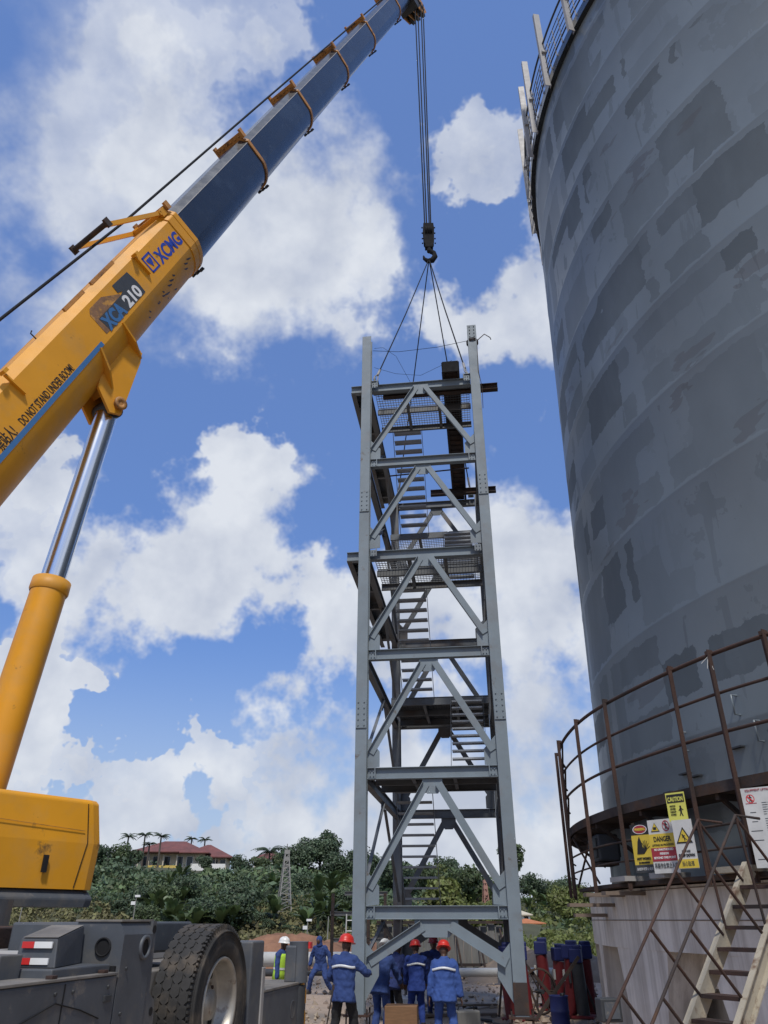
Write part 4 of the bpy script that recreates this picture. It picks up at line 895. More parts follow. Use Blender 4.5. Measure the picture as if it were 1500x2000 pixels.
# ---- carrier: local axes k along, o outwards to the right
WO = V((-1.53, 8.3, 0)); KT = V((.21, .978, 0)).normalized(); KN = V((KT.y, -KT.x, 0))
def kp(k, o, z): return WO + KT * k + KN * o + V((0, 0, z))
Mk = Matrix((KN, KT, V((0, 0, 1)))).transposed()
def kbox(name, k0, k1, o0, o1, z0, z1, mt, parent=crane, bv=.012, taper=None):
    m = MB(); m.box(kp((k0 + k1) / 2, (o0 + o1) / 2, (z0 + z1) / 2), (abs(o1 - o0), abs(k1 - k0), z1 - z0), Mk); o = m.build(name, mt, parent, True)
    if bv: bevel(o, bv, 2)
    return o
ch = kbox('carrier_frame', -7.5, 2.5, -3.6, -.62, .75, 1.30, M_truck)
kbox('deck_plate', -7.5, 2.2, -4.4, -.40, 1.30, 1.60, M_trucktop, ch)
kbox('deck_beam', -2.0, 3.6, -2.6, -1.55, 1.66, 1.94, M_rust, ch)
kbox('deck_rail', -2.4, 3.2, -1.5, -1.42, 1.60, 1.78, M_galv, ch)
# outrigger box beside the wheel, with round ports
ob = MB(); zt = 1.985
ob.prism([(-.40, .55), (.0, .55), (.0, 1.90), (-.05, zt), (-.40, zt)], -1.95, -1.50, (WO, KN, V((0, 0, 1)), KT)); ob = ob.build('outrigger_box', M_truck, crane, True); bevel(ob, .012, 2)
m = MB(); m.prism([(-.28, 1.30), (-.015, 1.30), (-.015, 1.66), (-.28, 1.66)], -1.97, -1.955, (WO, KN, V((0, 0, 1)), KT)); m.build('port_plate', M_truck, ob, True)  # plain plate below the port, in the carrier's own paint
kbox('beam_pocket', -1.97, -1.90, -.25, -.03, 1.60, 1.70, M_hole, ob, 0)
m = MB(); m.lathe([(0, .004), (.055, .004)], kp(-1.957, -.155, 1.82), -KT, n=24); m.lathe([(.052, .002), (.052, .012), (.064, .012), (.064, .0)], kp(-1.957, -.155, 1.82), -KT, n=24); m.build('port', M_hole, ob, True)
m = MB(); m.lathe([(0, .004), (.062, .004)], kp(-1.62, 0.0, 1.81), KN, n=24); m.build('port', M_hole, ob, True)
m = MB(); m.lathe([(.06, 0), (.06, .02), (.085, .02), (.085, 0)], kp(-1.62, 0, 1.81), KN, n=24); m.build('port_ring', M_truck, ob, True)
m = MB(); m.prism([(-1.50, .55), (-1.34, .55), (-1.30, 1.30), (-1.32, 1.44), (-1.42, 1.5), (-1.44, 1.99), (-1.50, 1.99)], -.06, -.01, (WO, KT, V((0, 0, 1)), KN)); jp = m.build('jack_plate', M_truck, ob, True)
for (k_, z_) in ((-1.36, 1.37), (-1.47, 1.93)): m = MB(); m.lathe([(0, .003), (.03, .003)], kp(k_, -.01, z_), KN, n=16); m.build('plate_hole', M_hole, ob, True)
kbox('box_top', -1.96, -1.45, -.42, -.03, zt - .002, zt + .014, M_trucktop, ob, .004)
# step cover along the side towards the camera
sp_ = kbox('side_cover', -5.2, -1.96, -.40, .0, .5, 1.645, M_truck, crane, .015); kbox('cover_lip', -5.2, -1.97, -.41, .006, 1.646, 1.664, M_trucktop, sp_, .004)
for k in (-2.75, -2.13): kbox('lip_stop', k - .03, k + .03, -.05, .0, 1.664, 1.685, M_rust, sp_, .003)
m = MB(); pts = [kp(-3.05, .004, 1.45), kp(-2.7, .004, 1.53), kp(-2.4, .004, 1.47), kp(-2.15, .004, 1.40)]; m.tube(pts, .004, 5); m.build('pressed_line', M_hole, sp_, True)
kbox('cover_latch', -2.12, -2.02, -.01, .012, 1.49, 1.53, M_darksteel, sp_, .004)
for k in (-4.3, -3.42, -2.62): kbox('panel_gap', k - .006, k + .006, -.02, .003, .52, 1.63, M_hole, sp_, 0)
for k in (-3.3, -2.72, -2.52, -2.08):
    for z in (1.05, 1.58): m = MB(); m.lathe([(0, .012), (.011, .012), (.013, 0)], kp(k, .0, z), KN, n=6, smooth=False); m.build('cover_bolt', M_darksteel, sp_, True)
for z in (.8, 1.1, 1.4, 1.68): m = MB(); m.lathe([(0, .012), (.011, .012), (.013, 0)], kp(-1.86, .0, z), KN, n=6, smooth=False); m.build('box_bolt', M_darksteel, ob, True)
m = MB(); m.tube([kp(-1.5, .01, 1.2), kp(-1.42, .05, 1.1), kp(-1.40, .04, .9), kp(-1.46, .0, .7)], .014, 6); m.build('hydraulic_hose', M_blk, ob, True)
# tail box with reflectors
tb = MB(); tb.loft([[kp(k, o, z) for (k, o, z) in ((-2.62, -.41, 1.72), (-2.62, -.10, 1.72), (-1.99, -.30, 1.72), (-1.99, -.62, 1.72))], [kp(k, o, z) for (k, o, z) in ((-2.60, -.405, 1.885), (-2.60, -.125, 1.885), (-1.985, -.32, 1.955), (-1.985, -.60, 1.955))]], smooth=False)
tb = tb.build('reflector_box', M_truck, crane, True); bevel(tb, .01, 2)
m = MB(); m.add([kp(-2.595, -.40, 1.893), kp(-2.595, -.13, 1.893), kp(-1.99, -.325, 1.963), kp(-1.99, -.595, 1.963)], [(0, 1, 2, 3)]); m.build('box_lid', M_trucktop, tb, True)
for z, d_ in ((1.85, .004), (1.755, .0)):
    for (a, b, mt) in ((-.375, -.285, M_red), (-.283, -.15, M_wht)):
        a += (1.9 - z) * -.10; b += (1.9 - z) * -.10
        m = MB(); m.box(kp(-2.622, (a + b) / 2 + .01, z), (abs(b - a), .012, .038), Mk); m.build('reflector', mt, tb, True)
kbox('lower_box', -2.7, -1.98, -.50, -.06, 1.60, 1.715, M_truck, ch, .01)
kbox('end_bracket', -2.95, -2.72, -.46, -.28, 1.62, 1.80, M_truck, ch, .01); kbox('bracket_slot', -2.962, -2.945, -.40, -.35, 1.68, 1.75, M_hole, ch, 0)
kbox('pale_cross_member', -2.2, -1.6, -1.6, -.66, 1.60, 1.78, M_pipe, ch, .01)
# rear wheel
WC = kp(0, 0, 1.30); wr = .665
wh = MB(); prof = [(.375, -.30), (.43, -.355), (.56, -.375), (.625, -.345), (wr - .012, -.29), (wr, -.16), (wr + .004, -.05), (wr, .0)]
pr = [(.372, -.055), (.40, -.005), (.44, .012), (.50, .018), (.56, .012), (.60, .0), (.628, -.022), (wr - .016, -.05), (wr - .012, -.10), (wr - .012, -.36), (.60, -.40), (.45, -.40), (.372, -.34)]
wheel = MB(); wheel.lathe(pr, WC, KN, n=64, closed=True); wheel = wheel.build('wheel', M_rubber, crane, True)
# tread blocks: zigzag hexagon lugs proud of the carcass
tb_ = MB(); NB = 40
for row, o_ in enumerate((-.075, -.165, -.25, -.335)):
    for k in range(NB):
        a = 2 * math.pi * (k + (.5 if row % 2 else 0)) / NB; dl = math.pi / NB * 1.25; hw = .0415
        pts = []
        for (da, do) in ((-1, 0), (-.45, hw), (.45, hw), (1, 0), (.45, -hw), (-.45, -hw)):
            aa = a + da * dl; pts.append((aa, o_ + do))
        Y3 = V((0, 0, 1)); X3 = KT
        def tp(aa, oo, r_): return WC + (X3 * math.cos(aa) + Y3 * math.sin(aa)) * r_ + KN * oo
        lo = [tp(aa, oo, wr - .018) for aa, oo in pts]; hi = [tp(aa * .96 + a * .04, o_ + (oo - o_) * .97, wr - .001) for aa, oo in pts]
        tb_.loft([lo, hi], True, False)
tag(tb_.build('tread_blocks', M_rubber, wheel, True), kind='stuff')
for k in range(48):    # shoulder lugs
    pass
sh = MB()
for k in range(90):
    a = 2 * math.pi * k / 90; p = WC + (KT * math.cos(a) + V((0, 0, 1)) * math.sin(a)) * .636 + KN * (-.022); X = (KT * math.cos(a) + V((0, 0, 1)) * math.sin(a)); sh.box(p, (.05, .022, .02), Matrix((X, KN.cross(X), KN)).transposed())
tag(sh.build('shoulder_ribs', M_rubber, wheel, True), kind='stuff')
for r_ in (.60, .575, .55):
    m = MB(); m.lathe([(r_ - .006, .0), (r_, .022), (r_ + .006, .0)], WC, KN, n=64); m.build('sidewall_rib', M_rubber, wheel, True)
put_text('tyre_lettering', 'TECHKING', .07, M_rubber, wheel, WM[wheel.name].inverted() @ frameM(WC + KN * .017 + KT * .20 + V((0, 0, .44)), (KT * .88 - V((0, 0, .47))), (KT * .47 + V((0, 0, .88)))), bold=.004, extrude=.006) if False else None
rm = MB(); rm.lathe([(.376, -.06), (.392, -.012), (.385, .008), (.365, .0), (.352, -.03), (.340, -.16), (.325, -.175), (.315, -.18), (.24, -.20), (.19, -.20), (.18, -.16), (.13, -.15), (.12, -.09), (.0, -.085)], WC, KN, n=56); rm = rm.build('rim', M_rim, wheel, True)
for k in range(8):
    a = 2 * math.pi * k / 8 + .2; p = WC + (KT * math.cos(a) + V((0, 0, 1)) * math.sin(a)) * .275 + KN * (-.185)
    m = MB(); m.lathe([(0, .004), (.033, .004), (.036, -.002)], p, KN, n=14); m.build('hand_hole', M_hole, wheel, True)
for k in range(10):
    a = 2 * math.pi * k / 10; p = WC + (KT * math.cos(a) + V((0, 0, 1)) * math.sin(a)) * .215 + KN * (-.20)
    m = MB(); m.lathe([(0, .04), (.016, .04), (.018, 0)], p, KN, n=6, smooth=False); m.build('wheel_nut', M_rust, wheel, True)
m = MB(); m.box(kp(0, -.9, 1.30), (1.2, .22, .22), Mk); m.build('axle', M_darksteel, ch, True)
kbox('fender_top', -1.35, .55, -1.4, -.62, 1.72, 1.98, M_truck, ch, .02)
# boxes beyond the wheel
kbox('side_box', .74, 1.10, -.35, .0, .6, 1.80, M_truck, ch, .02); kbox('side_post', 1.06, 1.14, -.06, .015, .6, 1.55, M_galv, ch, .006)
hb = kbox('outrigger_housing', 1.12, 2.66, -.55, .012, .62, 1.315, M_truck, crane, .012); kbox('housing_lip', 1.12, 2.67, -.56, .02, 1.316, 1.34, M_trucktop, hb, .004)
m = MB(); m.lathe([(.075, .0), (.085, .006), (.095, .0)], kp(2.14, .013, 1.08), KN, n=24); m.build('pressed_ring', M_truck, hb, True)
for (k, z) in ((2.53, 1.21), (2.53, .98), (2.53, .75)):
    m = MB(); w = .12; m.prism([(k - w, z + .11), (k + w * .4, z - .11), (k + w, z - .11), (k + w, z + .02), (k + w * .1, z + .11)], 0, .003, (WO + KN * .014, KT, V((0, 0, 1)), KN)); m.build('hazard_stripe', M_hazard, hb, True)
kbox('housing_foot', 1.1, 2.72, -.5, .03, .54, .615, M_rust, hb, .006)
bl = MB(); bl.tube([kp(2.42, -.03, 1.33), kp(2.42, -.03, 1.76)], .12, 24); bl = bl.build('jack_cylinder', M_truck, crane, True)
kbox('jack_guard', 2.28, 2.36, -.16, -.02, 1.33, 1.72, M_truck, ch, .02); m = MB(); m.box(kp(2.46, .09, 1.72), (.05, .09, .07), Mk); m.build('marker_lamp', M_red, bl, True)
# outrigger legs standing on their pads, so the wheel hangs clear
for (k, o) in ((2.42, -.03), (-1.72, -.2), (2.2, -3.6), (-6.5, -3.4), (-6.5, -.3)):
    m = MB(); m.tube([kp(k, o, .12), kp(k, o, 1.3)], .10, 14); j_ = m.build('outrigger_jack', M_darksteel, crane, True)
    m = MB(); m.lathe([(0, 0), (.34, 0), (.34, .08), (.1, .14), (0, .14)], kp(k, o, .02), n=20); m.build('pad', M_rustbeam, j_, True)
# hook block
hk = thing('hook_block', 'dark crane hook block with sheaves hanging above the stair tower', 'hook', (HOOK.x, HOOK.y, HT - 2.0))
Z0 = 2.0
for y in (-.09, .09):
    m = MB(); m.prism([(-.19, .1), (.19, .1), (.215, -.2), (.19, -.95), (.09, -1.15), (-.09, -1.15), (-.19, -.95), (-.215, -.2)], y - .015, y + .015, (V((0, 0, Z0)), V((1, 0, 0)), V((0, 0, 1)), V((0, 1, 0)))); m.build('cheek_plate', M_hook, hk)
for x in (-.12, 0, .12): m = MB(); m.lathe([(.05, -.04), (.24, -.04), (.2, 0), (.24, .04), (.05, .04)], (x * .8, 0, Z0 - .3), (1, 0, 0), n=18); m.build('sheave', M_hook, hk)
m = MB()
for x in (-.225, .225):
    for z in (-.05, -.35, -.65, -.9): m.lathe([(0, .05), (.03, .05), (.03, 0)], (x * .95, 0, Z0 + z), (1 if x > 0 else -1, 0, 0), n=6)
m.build('bolts', M_hook, hk)
m = MB(); m.tube([(0, 0, Z0 - 1.05), (0, 0, Z0 - 1.35)], .09, 12); m.box((0, 0, Z0 - 1.12), (.3, .2, .12)); m.build('shank', M_hook, hk)
m = MB(); pts = [(.0, 0, Z0 - 1.30), (.17, 0, Z0 - 1.42), (.21, 0, Z0 - 1.6), (.1, 0, Z0 - 1.80), (-.08, 0, Z0 - 1.84), (-.2, 0, Z0 - 1.72), (-.22, 0, Z0 - 1.58)]; m.tube(pts, [.09, .09, .10, .11, .09, .06, .03], 12); m.build('hook', M_hook, hk)
# wire slings
for nm, q in zip(('front left', 'front right', 'rear left', 'rear right'), LUG):
    b_ = WM[tower.name] @ V(q); a_ = V((HOOK.x - .02, HOOK.y, HT - 1.83)); d_ = (b_ - a_).normalized()
    t = thing('wire_sling', f'thin dark wire sling from the hook to the {nm} corner of the tower', 'sling', a_, group='slings under the hook'); m = MB()
    mid = (a_ + b_) / 2 - V((0, 0, .05)); m.tube([a_ + V((0, 0, .1)), mid, b_ - d_ * .55], .020, 6); m.build('wire', M_cable, t, True)
    m = MB(); m.tube([b_ - d_ * .6, b_ - d_ * .3], .038, 8); m.build('ferrule', M_galv, t, True)
    m = MB(); s_ = d_.orthogonal().normalized(); m.tube([b_ - d_ * .3 + s_ * .02, b_ - d_ * .12 + s_ * .07, b_ + s_ * .06, b_ + d_ * .06, b_ - s_ * .06, b_ - d_ * .12 - s_ * .07, b_ - d_ * .3 - s_ * .02], .018, 6); m.build('shackle', M_galv, t, True)
# ------------------------------------------------------------------ people
def ring_(c, X, Y, rx, ry, n=14): return [c + X * (rx * math.cos(a)) + Y * (ry * math.sin(a)) for a in (2 * math.pi * k / n for k in range(n))]
def ik(a, b, l1, l2, pole):
    d = b - a; L = min(d.length, (l1 + l2) * .995); d = d.normalized(); b = a + d * L
    x = (l1 * l1 - l2 * l2 + L * L) / (2 * L); h = math.sqrt(max(0, l1 * l1 - x * x)); p = pole - d * pole.dot(d); p = p.normalized()
    return a + d * x + p * h, b
def remesh(o, vox, smooth=2):
    r = o.modifiers.new('remesh', 'REMESH'); r.mode = 'VOXEL'; r.voxel_size = vox; r.use_smooth_shade = True
    s = o.modifiers.new('smooth', 'SMOOTH'); s.factor = .5; s.iterations = smooth
M_workd2 = mat('deep workwear blue', (.012, .036, .19), .9, var=.15, vscale=5, bump=.35, bscale=9)
def person(label, loc, rz, H=1.66, lean=0.0, hands=None, feet=((-.13, 0.0), (.13, 0.0)), drop=0.0, wide=1.0, jacket=M_work, trousers=M_work, helmet=M_helred, vest=None, stripe=True, nod=0.0, turn=0.0, skin=M_skin, hood=False):
    """faces +Y; hands: two targets in local metres; drop lowers the hips (bent knees); lean/nod in radians"""
    k = H / 1.70; t = thing('person', label, 'person', loc, rz, group='workers on the site')
    hip = V((0, 0, .90 * k - drop)); Ml = Matrix.Rotation(-lean, 3, 'X')
    def up(x, y, z): return hip + Ml @ V((x, y, z - .90)) * k           # upper-body point given in upright coordinates
    ux, uy, uz = Ml @ V((1, 0, 0)), Ml @ V((0, 1, 0)), Ml @ V((0, 0, 1))
    sh = [up(-.172, 0, 1.365), up(.172, 0, 1.365)]
    hands = hands or ((-.27, .08, .80), (.27, .08, .80))
    arms = []
    for i, s in enumerate((-1, 1)):
        tg = V(hands[i]) * k; el, wr = ik(sh[i], tg, .29 * k, .27 * k, V((s * .6, -.6, -.4))); arms.append((sh[i], el, wr))
    legs = []
    for i, s in enumerate((-1, 1)):
        h0 = hip + V((s * .09 * k, 0, 0)); an = V((feet[i][0] * k, feet[i][1] * k, .09 * k)); kn, an2 = ik(h0, an, .43 * k, .42 * k, V((0, 1, 0))); legs.append((h0, kn, an))
    # body: head, neck, hands and the limbs inside the clothes, one surface
    b = MB(); Mh = Ml @ Matrix.Rotation(-nod, 3, 'X') @ Matrix.Rotation(turn, 3, 'Z'); hc = up(0, .015, 1.585) + Mh @ V((0, .02, 0))
    def hp(x, y, z): return hc + Mh @ V((x, y, z)) * k
    b.sphere(hc, .074 * k, .092 * k, .108 * k, 16, Mh); b.sphere(hp(0, .028, -.06), .056 * k, .062 * k, .06 * k, 12, Mh); b.sphere(hp(0, .093, -.02), .013 * k, .02 * k, .024 * k, 8, Mh); b.sphere(hp(0, .082, -.062), .024 * k, .014 * k, .014 * k, 8, Mh); b.sphere(hp(0, .078, .022), .05 * k, .018 * k, .012 * k, 8, Mh)
    for s in (-1, 1): b.sphere(hp(s * .076, -.005, -.01), .012 * k, .02 * k, .03 * k, 8, Mh)
    b.tube([up(0, -.01, 1.36), up(0, 0, 1.46), hp(0, -.01, -.05)], [.07 * k, .055 * k, .052 * k], 12)
    b.loft([ring_(up(0, 0, z), ux, uy, rx * k, ry * k) for z, rx, ry in ((.84, .14, .10), (1.05, .13, .09), (1.3, .15, .09), (1.4, .14, .07))])
    for i, (s_, e_, w_) in enumerate(arms):
        b.tube([s_, e_, w_], [.05 * k, .042 * k, .028 * k], 10)
        f = (w_ - e_).normalized(); sd_ = (-1 if i == 0 else 1); lat = f.cross(V((0, 0, 1))); lat = (lat if lat.length > .1 else V((1, 0, 0))).normalized(); nrm_ = lat.cross(f).normalized()
        p0, p1 = w_, w_ + f * .085 * k
        b.loft([[q + lat * (x * k) + nrm_ * (y * k) for x, y in ((-w2, -.013), (w2, -.013), (w2, .013), (-w2, .013))] for q, w2 in ((w_ - f * .01, .024), (w_ + f * .04 * k, .04), (p1, .038))])
        for j, (off, ln) in enumerate(((-.03, .062), (-.01, .075), (.011, .07), (.031, .055))):
            a = p1 + lat * (off * k) - f * .01; m_ = a + f * (ln * .55 * k); e2 = m_ + (f * .75 - nrm_ * .65).normalized() * (ln * .5 * k); b.tube([a, m_, e2], [.0098 * k, .0092 * k, .008 * k], 7)
        a = w_ + f * .025 * k + lat * (-.034 * sd_ * k); b.tube([a, a + (f * .6 - lat * (.7 * sd_)).normalized() * .04 * k, a + (f * .9 - lat * (.45 * sd_)).normalized() * .075 * k], [.012 * k, .0105 * k, .0088 * k], 7)
    for (h0, kn, an) in legs: b.tube([h0, kn, an], [.075 * k, .05 * k, .036 * k], 10)
    bo_ = b.build('body', skin, t); remesh(bo_, .0085, 1)
    for s in (-1, 1): m = MB(); m.sphere(hp(s * .03, .086, .008), .009 * k, .006 * k, .006 * k, 8, Mh); m.build('eye', M_blk, t)
    # jacket
    j = MB(); prof = ((.74, .215, .15), (.80, .21, .148), (.95, .19, .135), (1.08, .192, .135), (1.22, .203, .145), (1.31, .20, .138), (1.38, .165, .115), (1.43, .11, .09), (1.475, .068, .074))
    j.loft([ring_(up(0, 0, z), ux, uy, rx * k * (wide if z < 1.4 else 1), ry * k * (wide if z < 1.4 else 1), 20) for z, rx, ry in prof])
    for (s_, e_, w_) in arms:
        d1, d2 = (e_ - s_), (w_ - e_)
        j.tube([s_ - d1 * .05, s_ + d1 * .5, e_ - d1 * .04, e_ + d2 * .08, s_ * 0 + e_ + d2 * .55, w_ - d2 * .02], [.078 * k, .076 * k, .068 * k, .066 * k, .062 * k, .052 * k], 12); j.sphere(s_, .080 * k, n=12)
    jo = j.build('jacket', jacket, t); remesh(jo, .016, 3)
    fx = jo.modifiers.new('folds', 'DISPLACE'); fx.texture = FOLD; fx.strength = .055; fx.mid_level = .5; fx.texture_coords = 'LOCAL'
    if stripe:
        m = MB(); A = np.linspace(math.pi * 1.04, math.pi * 1.96, 14); rings = []
        for z, g in ((1.235, .0), (1.275, .0)): rings.append([up(0, 0, z) + ux * ((.206 * k * wide + .016) * math.cos(a)) + uy * ((.146 * k * wide + .02) * math.sin(a)) + uz * (.012 * math.sin(3 * a)) for a in A])
        n = len(A); m.add(rings[0] + rings[1], [(i, i + 1, n + i + 1, n + i) for i in range(n - 1)], True); so_ = m.build('reflective_stripe', M_band, t); sm = so_.modifiers.new('solid', 'SOLIDIFY'); sm.thickness = .004
    if vest:
        m = MB(); m.loft([ring_(up(0, 0, z), ux, uy, rx * k + .02, ry * k + .02, 20) for z, rx, ry in prof[1:7]], caps=False)
        vo = m.build('vest', vest, t); sm = vo.modifiers.new('solid', 'SOLIDIFY'); sm.thickness = .006
        m = MB(); m.loft([ring_(up(0, 0, z), ux, uy, .195 * k + .026, .137 * k + .026, 20) for z in (1.02, 1.07)], caps=False); m.build('vest_band', M_band, t)
    # trousers and boots
    p = MB(); p.loft([ring_(hip + V((0, 0, dz * k)), V((1, 0, 0)), V((0, 1, 0)), rx * k, ry * k, 16) for dz, rx, ry in ((-.12, .16, .125), (-.02, .18, .135), (.08, .17, .125))])
    for (h0, kn, an) in legs: p.tube([h0 + V((0, 0, .03)), (h0 + kn) / 2, kn, (kn + an) / 2, an + V((0, 0, .0))], [.105 * k, .092 * k, .078 * k, .075 * k, .07 * k], 12)
    po = p.build('trousers', trousers, t); remesh(po, .016, 3); fx = po.modifiers.new('folds', 'DISPLACE'); fx.texture = FOLD; fx.strength = .045; fx.mid_level = .5; fx.texture_coords = 'LOCAL'
    for (h0, kn, an) in legs:
        m = MB(); m.loft([[V((an.x + x, an.y + y, z)) for x, y in ((-w, -.09), (w, -.09), (w, f), (w * .6, f + .05), (-w * .6, f + .05), (-w, f))] for z, w, f in ((.0, .05, .16), (.05, .048, .15), (.09, .042, .06), (.16, .045, .02))], smooth=True); m.build('boot', M_boot, t)
    if helmet:
        m = MB(); n = 20; rings = []
        for (q, r_) in ((-.012, 1.14), (-.004, 1.15), (.0, 1.0), (.035, .985), (.075, .90), (.105, .72), (.122, .45), (.13, .15)):
            rings.append([hp((.122 * r_) * math.cos(a), (.148 * r_ + (.035 if r_ > 1.1 and math.sin(a) > .3 else 0) * math.sin(a)) * math.sin(a) - .002, .045 + q) for a in (2 * math.pi * i / n for i in range(n))])
        m.loft(rings); ho = m.build('helmet', helmet, t)
        m = MB()
        for x in (-.035, 0, .035): m.tube([hp(x, -.11, .09), hp(x, -.06, .165), hp(x, 0, .178), hp(x, .06, .165), hp(x, .11, .09)], .007 * k, 6)
        m.build('helmet_ridge', helmet, ho)
        m = MB(); m.tube([hp(.085, .0, .04), hp(.062, .03, -.08), hp(0, .05, -.125), hp(-.062, .03, -.08), hp(-.085, 0, .04)], .005, 5); m.build('chin_strap', M_blk, ho)
    if hood:
        m = MB(); m.sphere(hp(0, -.015, .02), .098 * k, .108 * k, .118 * k, 16, Mh); m.loft([ring_(hp(0, -.01, z), ux, uy, r_, r_ * 1.05, 14) for z, r_ in ((-.14, .10), (-.06, .088), (.0, .085))]); h_ = m.build('hood', jacket, t); remesh(h_, .012, 2)
        m = MB(); m.sphere(hp(0, .055, -.005), .06 * k, .058 * k, .075 * k, 12, Mh); m.build('face_opening', skin, t)
    return t
FOLD = bpy.data.textures.new('cloth_folds', 'CLOUDS'); FOLD.noise_scale = .11; FOLD.noise_depth = 2
def gp(px, Y, z=0.0): q = onz(px, Y, z); return q
person('worker in red helmet, blue jacket and black trousers bracing the left tower post', gp(668, 15.35), R(-22), H=1.72, lean=.06, hands=((-.22, .30, 1.0), (.30, .40, 1.14)), trousers=M_black, feet=((-.20, -.12), (.17, .16)), nod=.1, turn=-.25, wide=1.04)
person('worker in white helmet and blue overalls bending behind the left tower post', gp(742, 17.35), R(-25), H=1.64, lean=.30, hands=((-.1, .45, .95), (.25, .48, .9)), helmet=M_helwht, nod=.25, stripe=False)
person('worker in dark clothes stooping in the shade beneath the tower brace', gp(766, 18.6), R(-35), H=1.62, lean=.35, hands=((.0, .45, .75), (.25, .35, .62)), jacket=M_workd, trousers=M_black, helmet=None, stripe=False, nod=.2)
person('worker in red helmet with a reflective stripe, middle one seen from behind', gp(815, 18.3), R(4), H=1.58, lean=.10, hands=((-.22, .30, .85), (.25, .32, .86)), nod=.1, wide=.95, jacket=M_workd2, trousers=M_workd2)
person('worker in dark red helmet facing the camera with one arm raised', gp(851, 20.6), R(172), H=1.60, lean=.08, hands=((.38, .30, 1.36), (-.30, .28, 1.28)), jacket=M_workd, trousers=M_workd, helmet=M_heldred, stripe=False, vest=None)
person('worker in red helmet and loose blue overalls, nearest of those seen from behind', gp(872, 15.75), R(-8), H=1.63, lean=.16, hands=((-.30, .02, .72), (.32, .05, .72)), feet=((-.17, .0), (.17, -.06)), nod=.22, wide=1.10, jacket=M_work2, trousers=M_work2)
person('worker in white helmet and lime hi-vis vest behind the crane carrier', gp(541, 21.0), R(-110), H=1.58, lean=.08, helmet=M_helwht, vest=M_hiviz, stripe=False)
person('worker in blue hooded overalls standing with legs apart by the pipes', gp(625, 27.0), R(160), H=1.66, lean=.25, feet=((-.36, -.1), (.34, .12)), hands=((-.36, .12, .75), (.34, .12, .75)), drop=.10, helmet=None, hood=True, stripe=False, jacket=M_work, trousers=M_work)
# ------------------------------------------------------------------ things on the site
# red and blue jack stands
def jack(px, Y, h, dark, label, lean=0.0):
    p = onz(px, Y, 0); t = thing('jack_stand', label, 'jack stand', p, rnd.uniform(-.5, .5), group='red and blue jack stands')
    m = MB(); m.tube([(0, 0, .05), (lean, 0, h - .36)], .15, 16); m.build('column', dark or M_jackred, t)
    m = MB(); hs_ = rnd.uniform(.8, 1.0); m.box((lean, 0, h - .2), (.34 * hs_, .34, .30)); m.box((lean + .05, 0, h - .02), (.25 * hs_, .24, .12 * hs_)); bevel(m.build('head', M_jackblue, t), .03, 2)
    m = MB(); m.box((0, 0, .03), (.5, .5, .05)); m.build('foot_plate', M_jackred, t)
    for s in (-1, 1): m = MB(); m.beam((s * .30, .1, .05), (lean + s * .08, .05, h - .6), .05, .05, (0, 1, 0)); m.build('strut', M_rustbeam, t)
    m = MB(); m.box((lean - .17, -.05, h * .55), (.05, .12, .22)); m.build('valve_plate', M_pipe if not dark else M_darksteel, t)
for px, Y, h, lab in ((1002, 20.3, 1.50, 'red jack stand with blue head partly hidden behind the right tower post'), (1031, 20.6, 1.50, 'red jack stand with blue head just right of the tower post'), (1072, 22.5, 1.55, 'red jack stand with blue head at the left end of the row'), (1094, 22.2, 1.42, 'red jack stand with blue head, second in the row'), (1118, 20.9, 1.52, 'brightest red jack stand with blue head in the middle of the row'), (1141, 20.7, 1.44, 'dark jack stand with blue head near the concrete pedestal'), (1156, 21.4, 1.50, 'red jack stand with blue head touching the pedestal edge')):
    jack(px, Y, h, M_darksteel if 'dark' in lab else None, lab, rnd.uniform(-.10, .10))
for (x, y, l, a, lab) in ((3.35, 19.9, 1.7, .75, 'thin steel strut leaning between the jack stands, left'), (4.3, 20.9, 1.6, -.7, 'thin steel strut leaning across the jack stand row, right')):
    m = MB(); m.beam((0, 0, .02), (math.sin(a) * l, .15, math.cos(a) * l), .07, .05, (0, 1, 0)); o = m.build('steel_strut', M_rustbeam); o.location = (x, y, 0); tag(o, lab, 'strut', 'loose struts')
p = onz(1097, 18.6, 0); t = thing('fuel_drum', 'small dark blue drum standing in front of the jack stands', 'drum', p)
m = MB(); m.lathe([(0, 0), (.19, 0), (.2, .02), (.19, .04), (.19, .3), (.2, .32), (.19, .34), (.19, .58), (.2, .6), (.18, .6), (.17, .58), (0, .58)], (0, 0, 0), n=24); m.build('shell', M_jackblue, t); m = MB(); m.lathe([(.05, .58), (.05, .64), (0, .64)], (.08, 0, 0), n=10); m.build('cap', M_blk, t)
# cable reel wheel among the jacks
p = onz(1058, 21.0, 0); t = thing('cable_reel', 'thin spoked dark cable reel between the jack stands', 'cable reel', p, .4)
m = MB(); m.lathe([(.44, -.03), (.48, -.03), (.48, .03), (.44, .03), (.44, -.03)], (0, 0, .5), (0, 1, 0), n=28); m.build('hoop', M_rustbeam, t)
for k in range(6): a = k * math.pi / 3; m = MB(); m.tube([(0, 0, .5), (.45 * math.cos(a), 0, .5 + .45 * math.sin(a))], .015, 6); m.build('spoke', M_rustbeam, t)
m = MB(); m.tube([(0, -.14, .5), (0, .14, .5)], .05, 10); m.build('hub', M_darksteel, t)
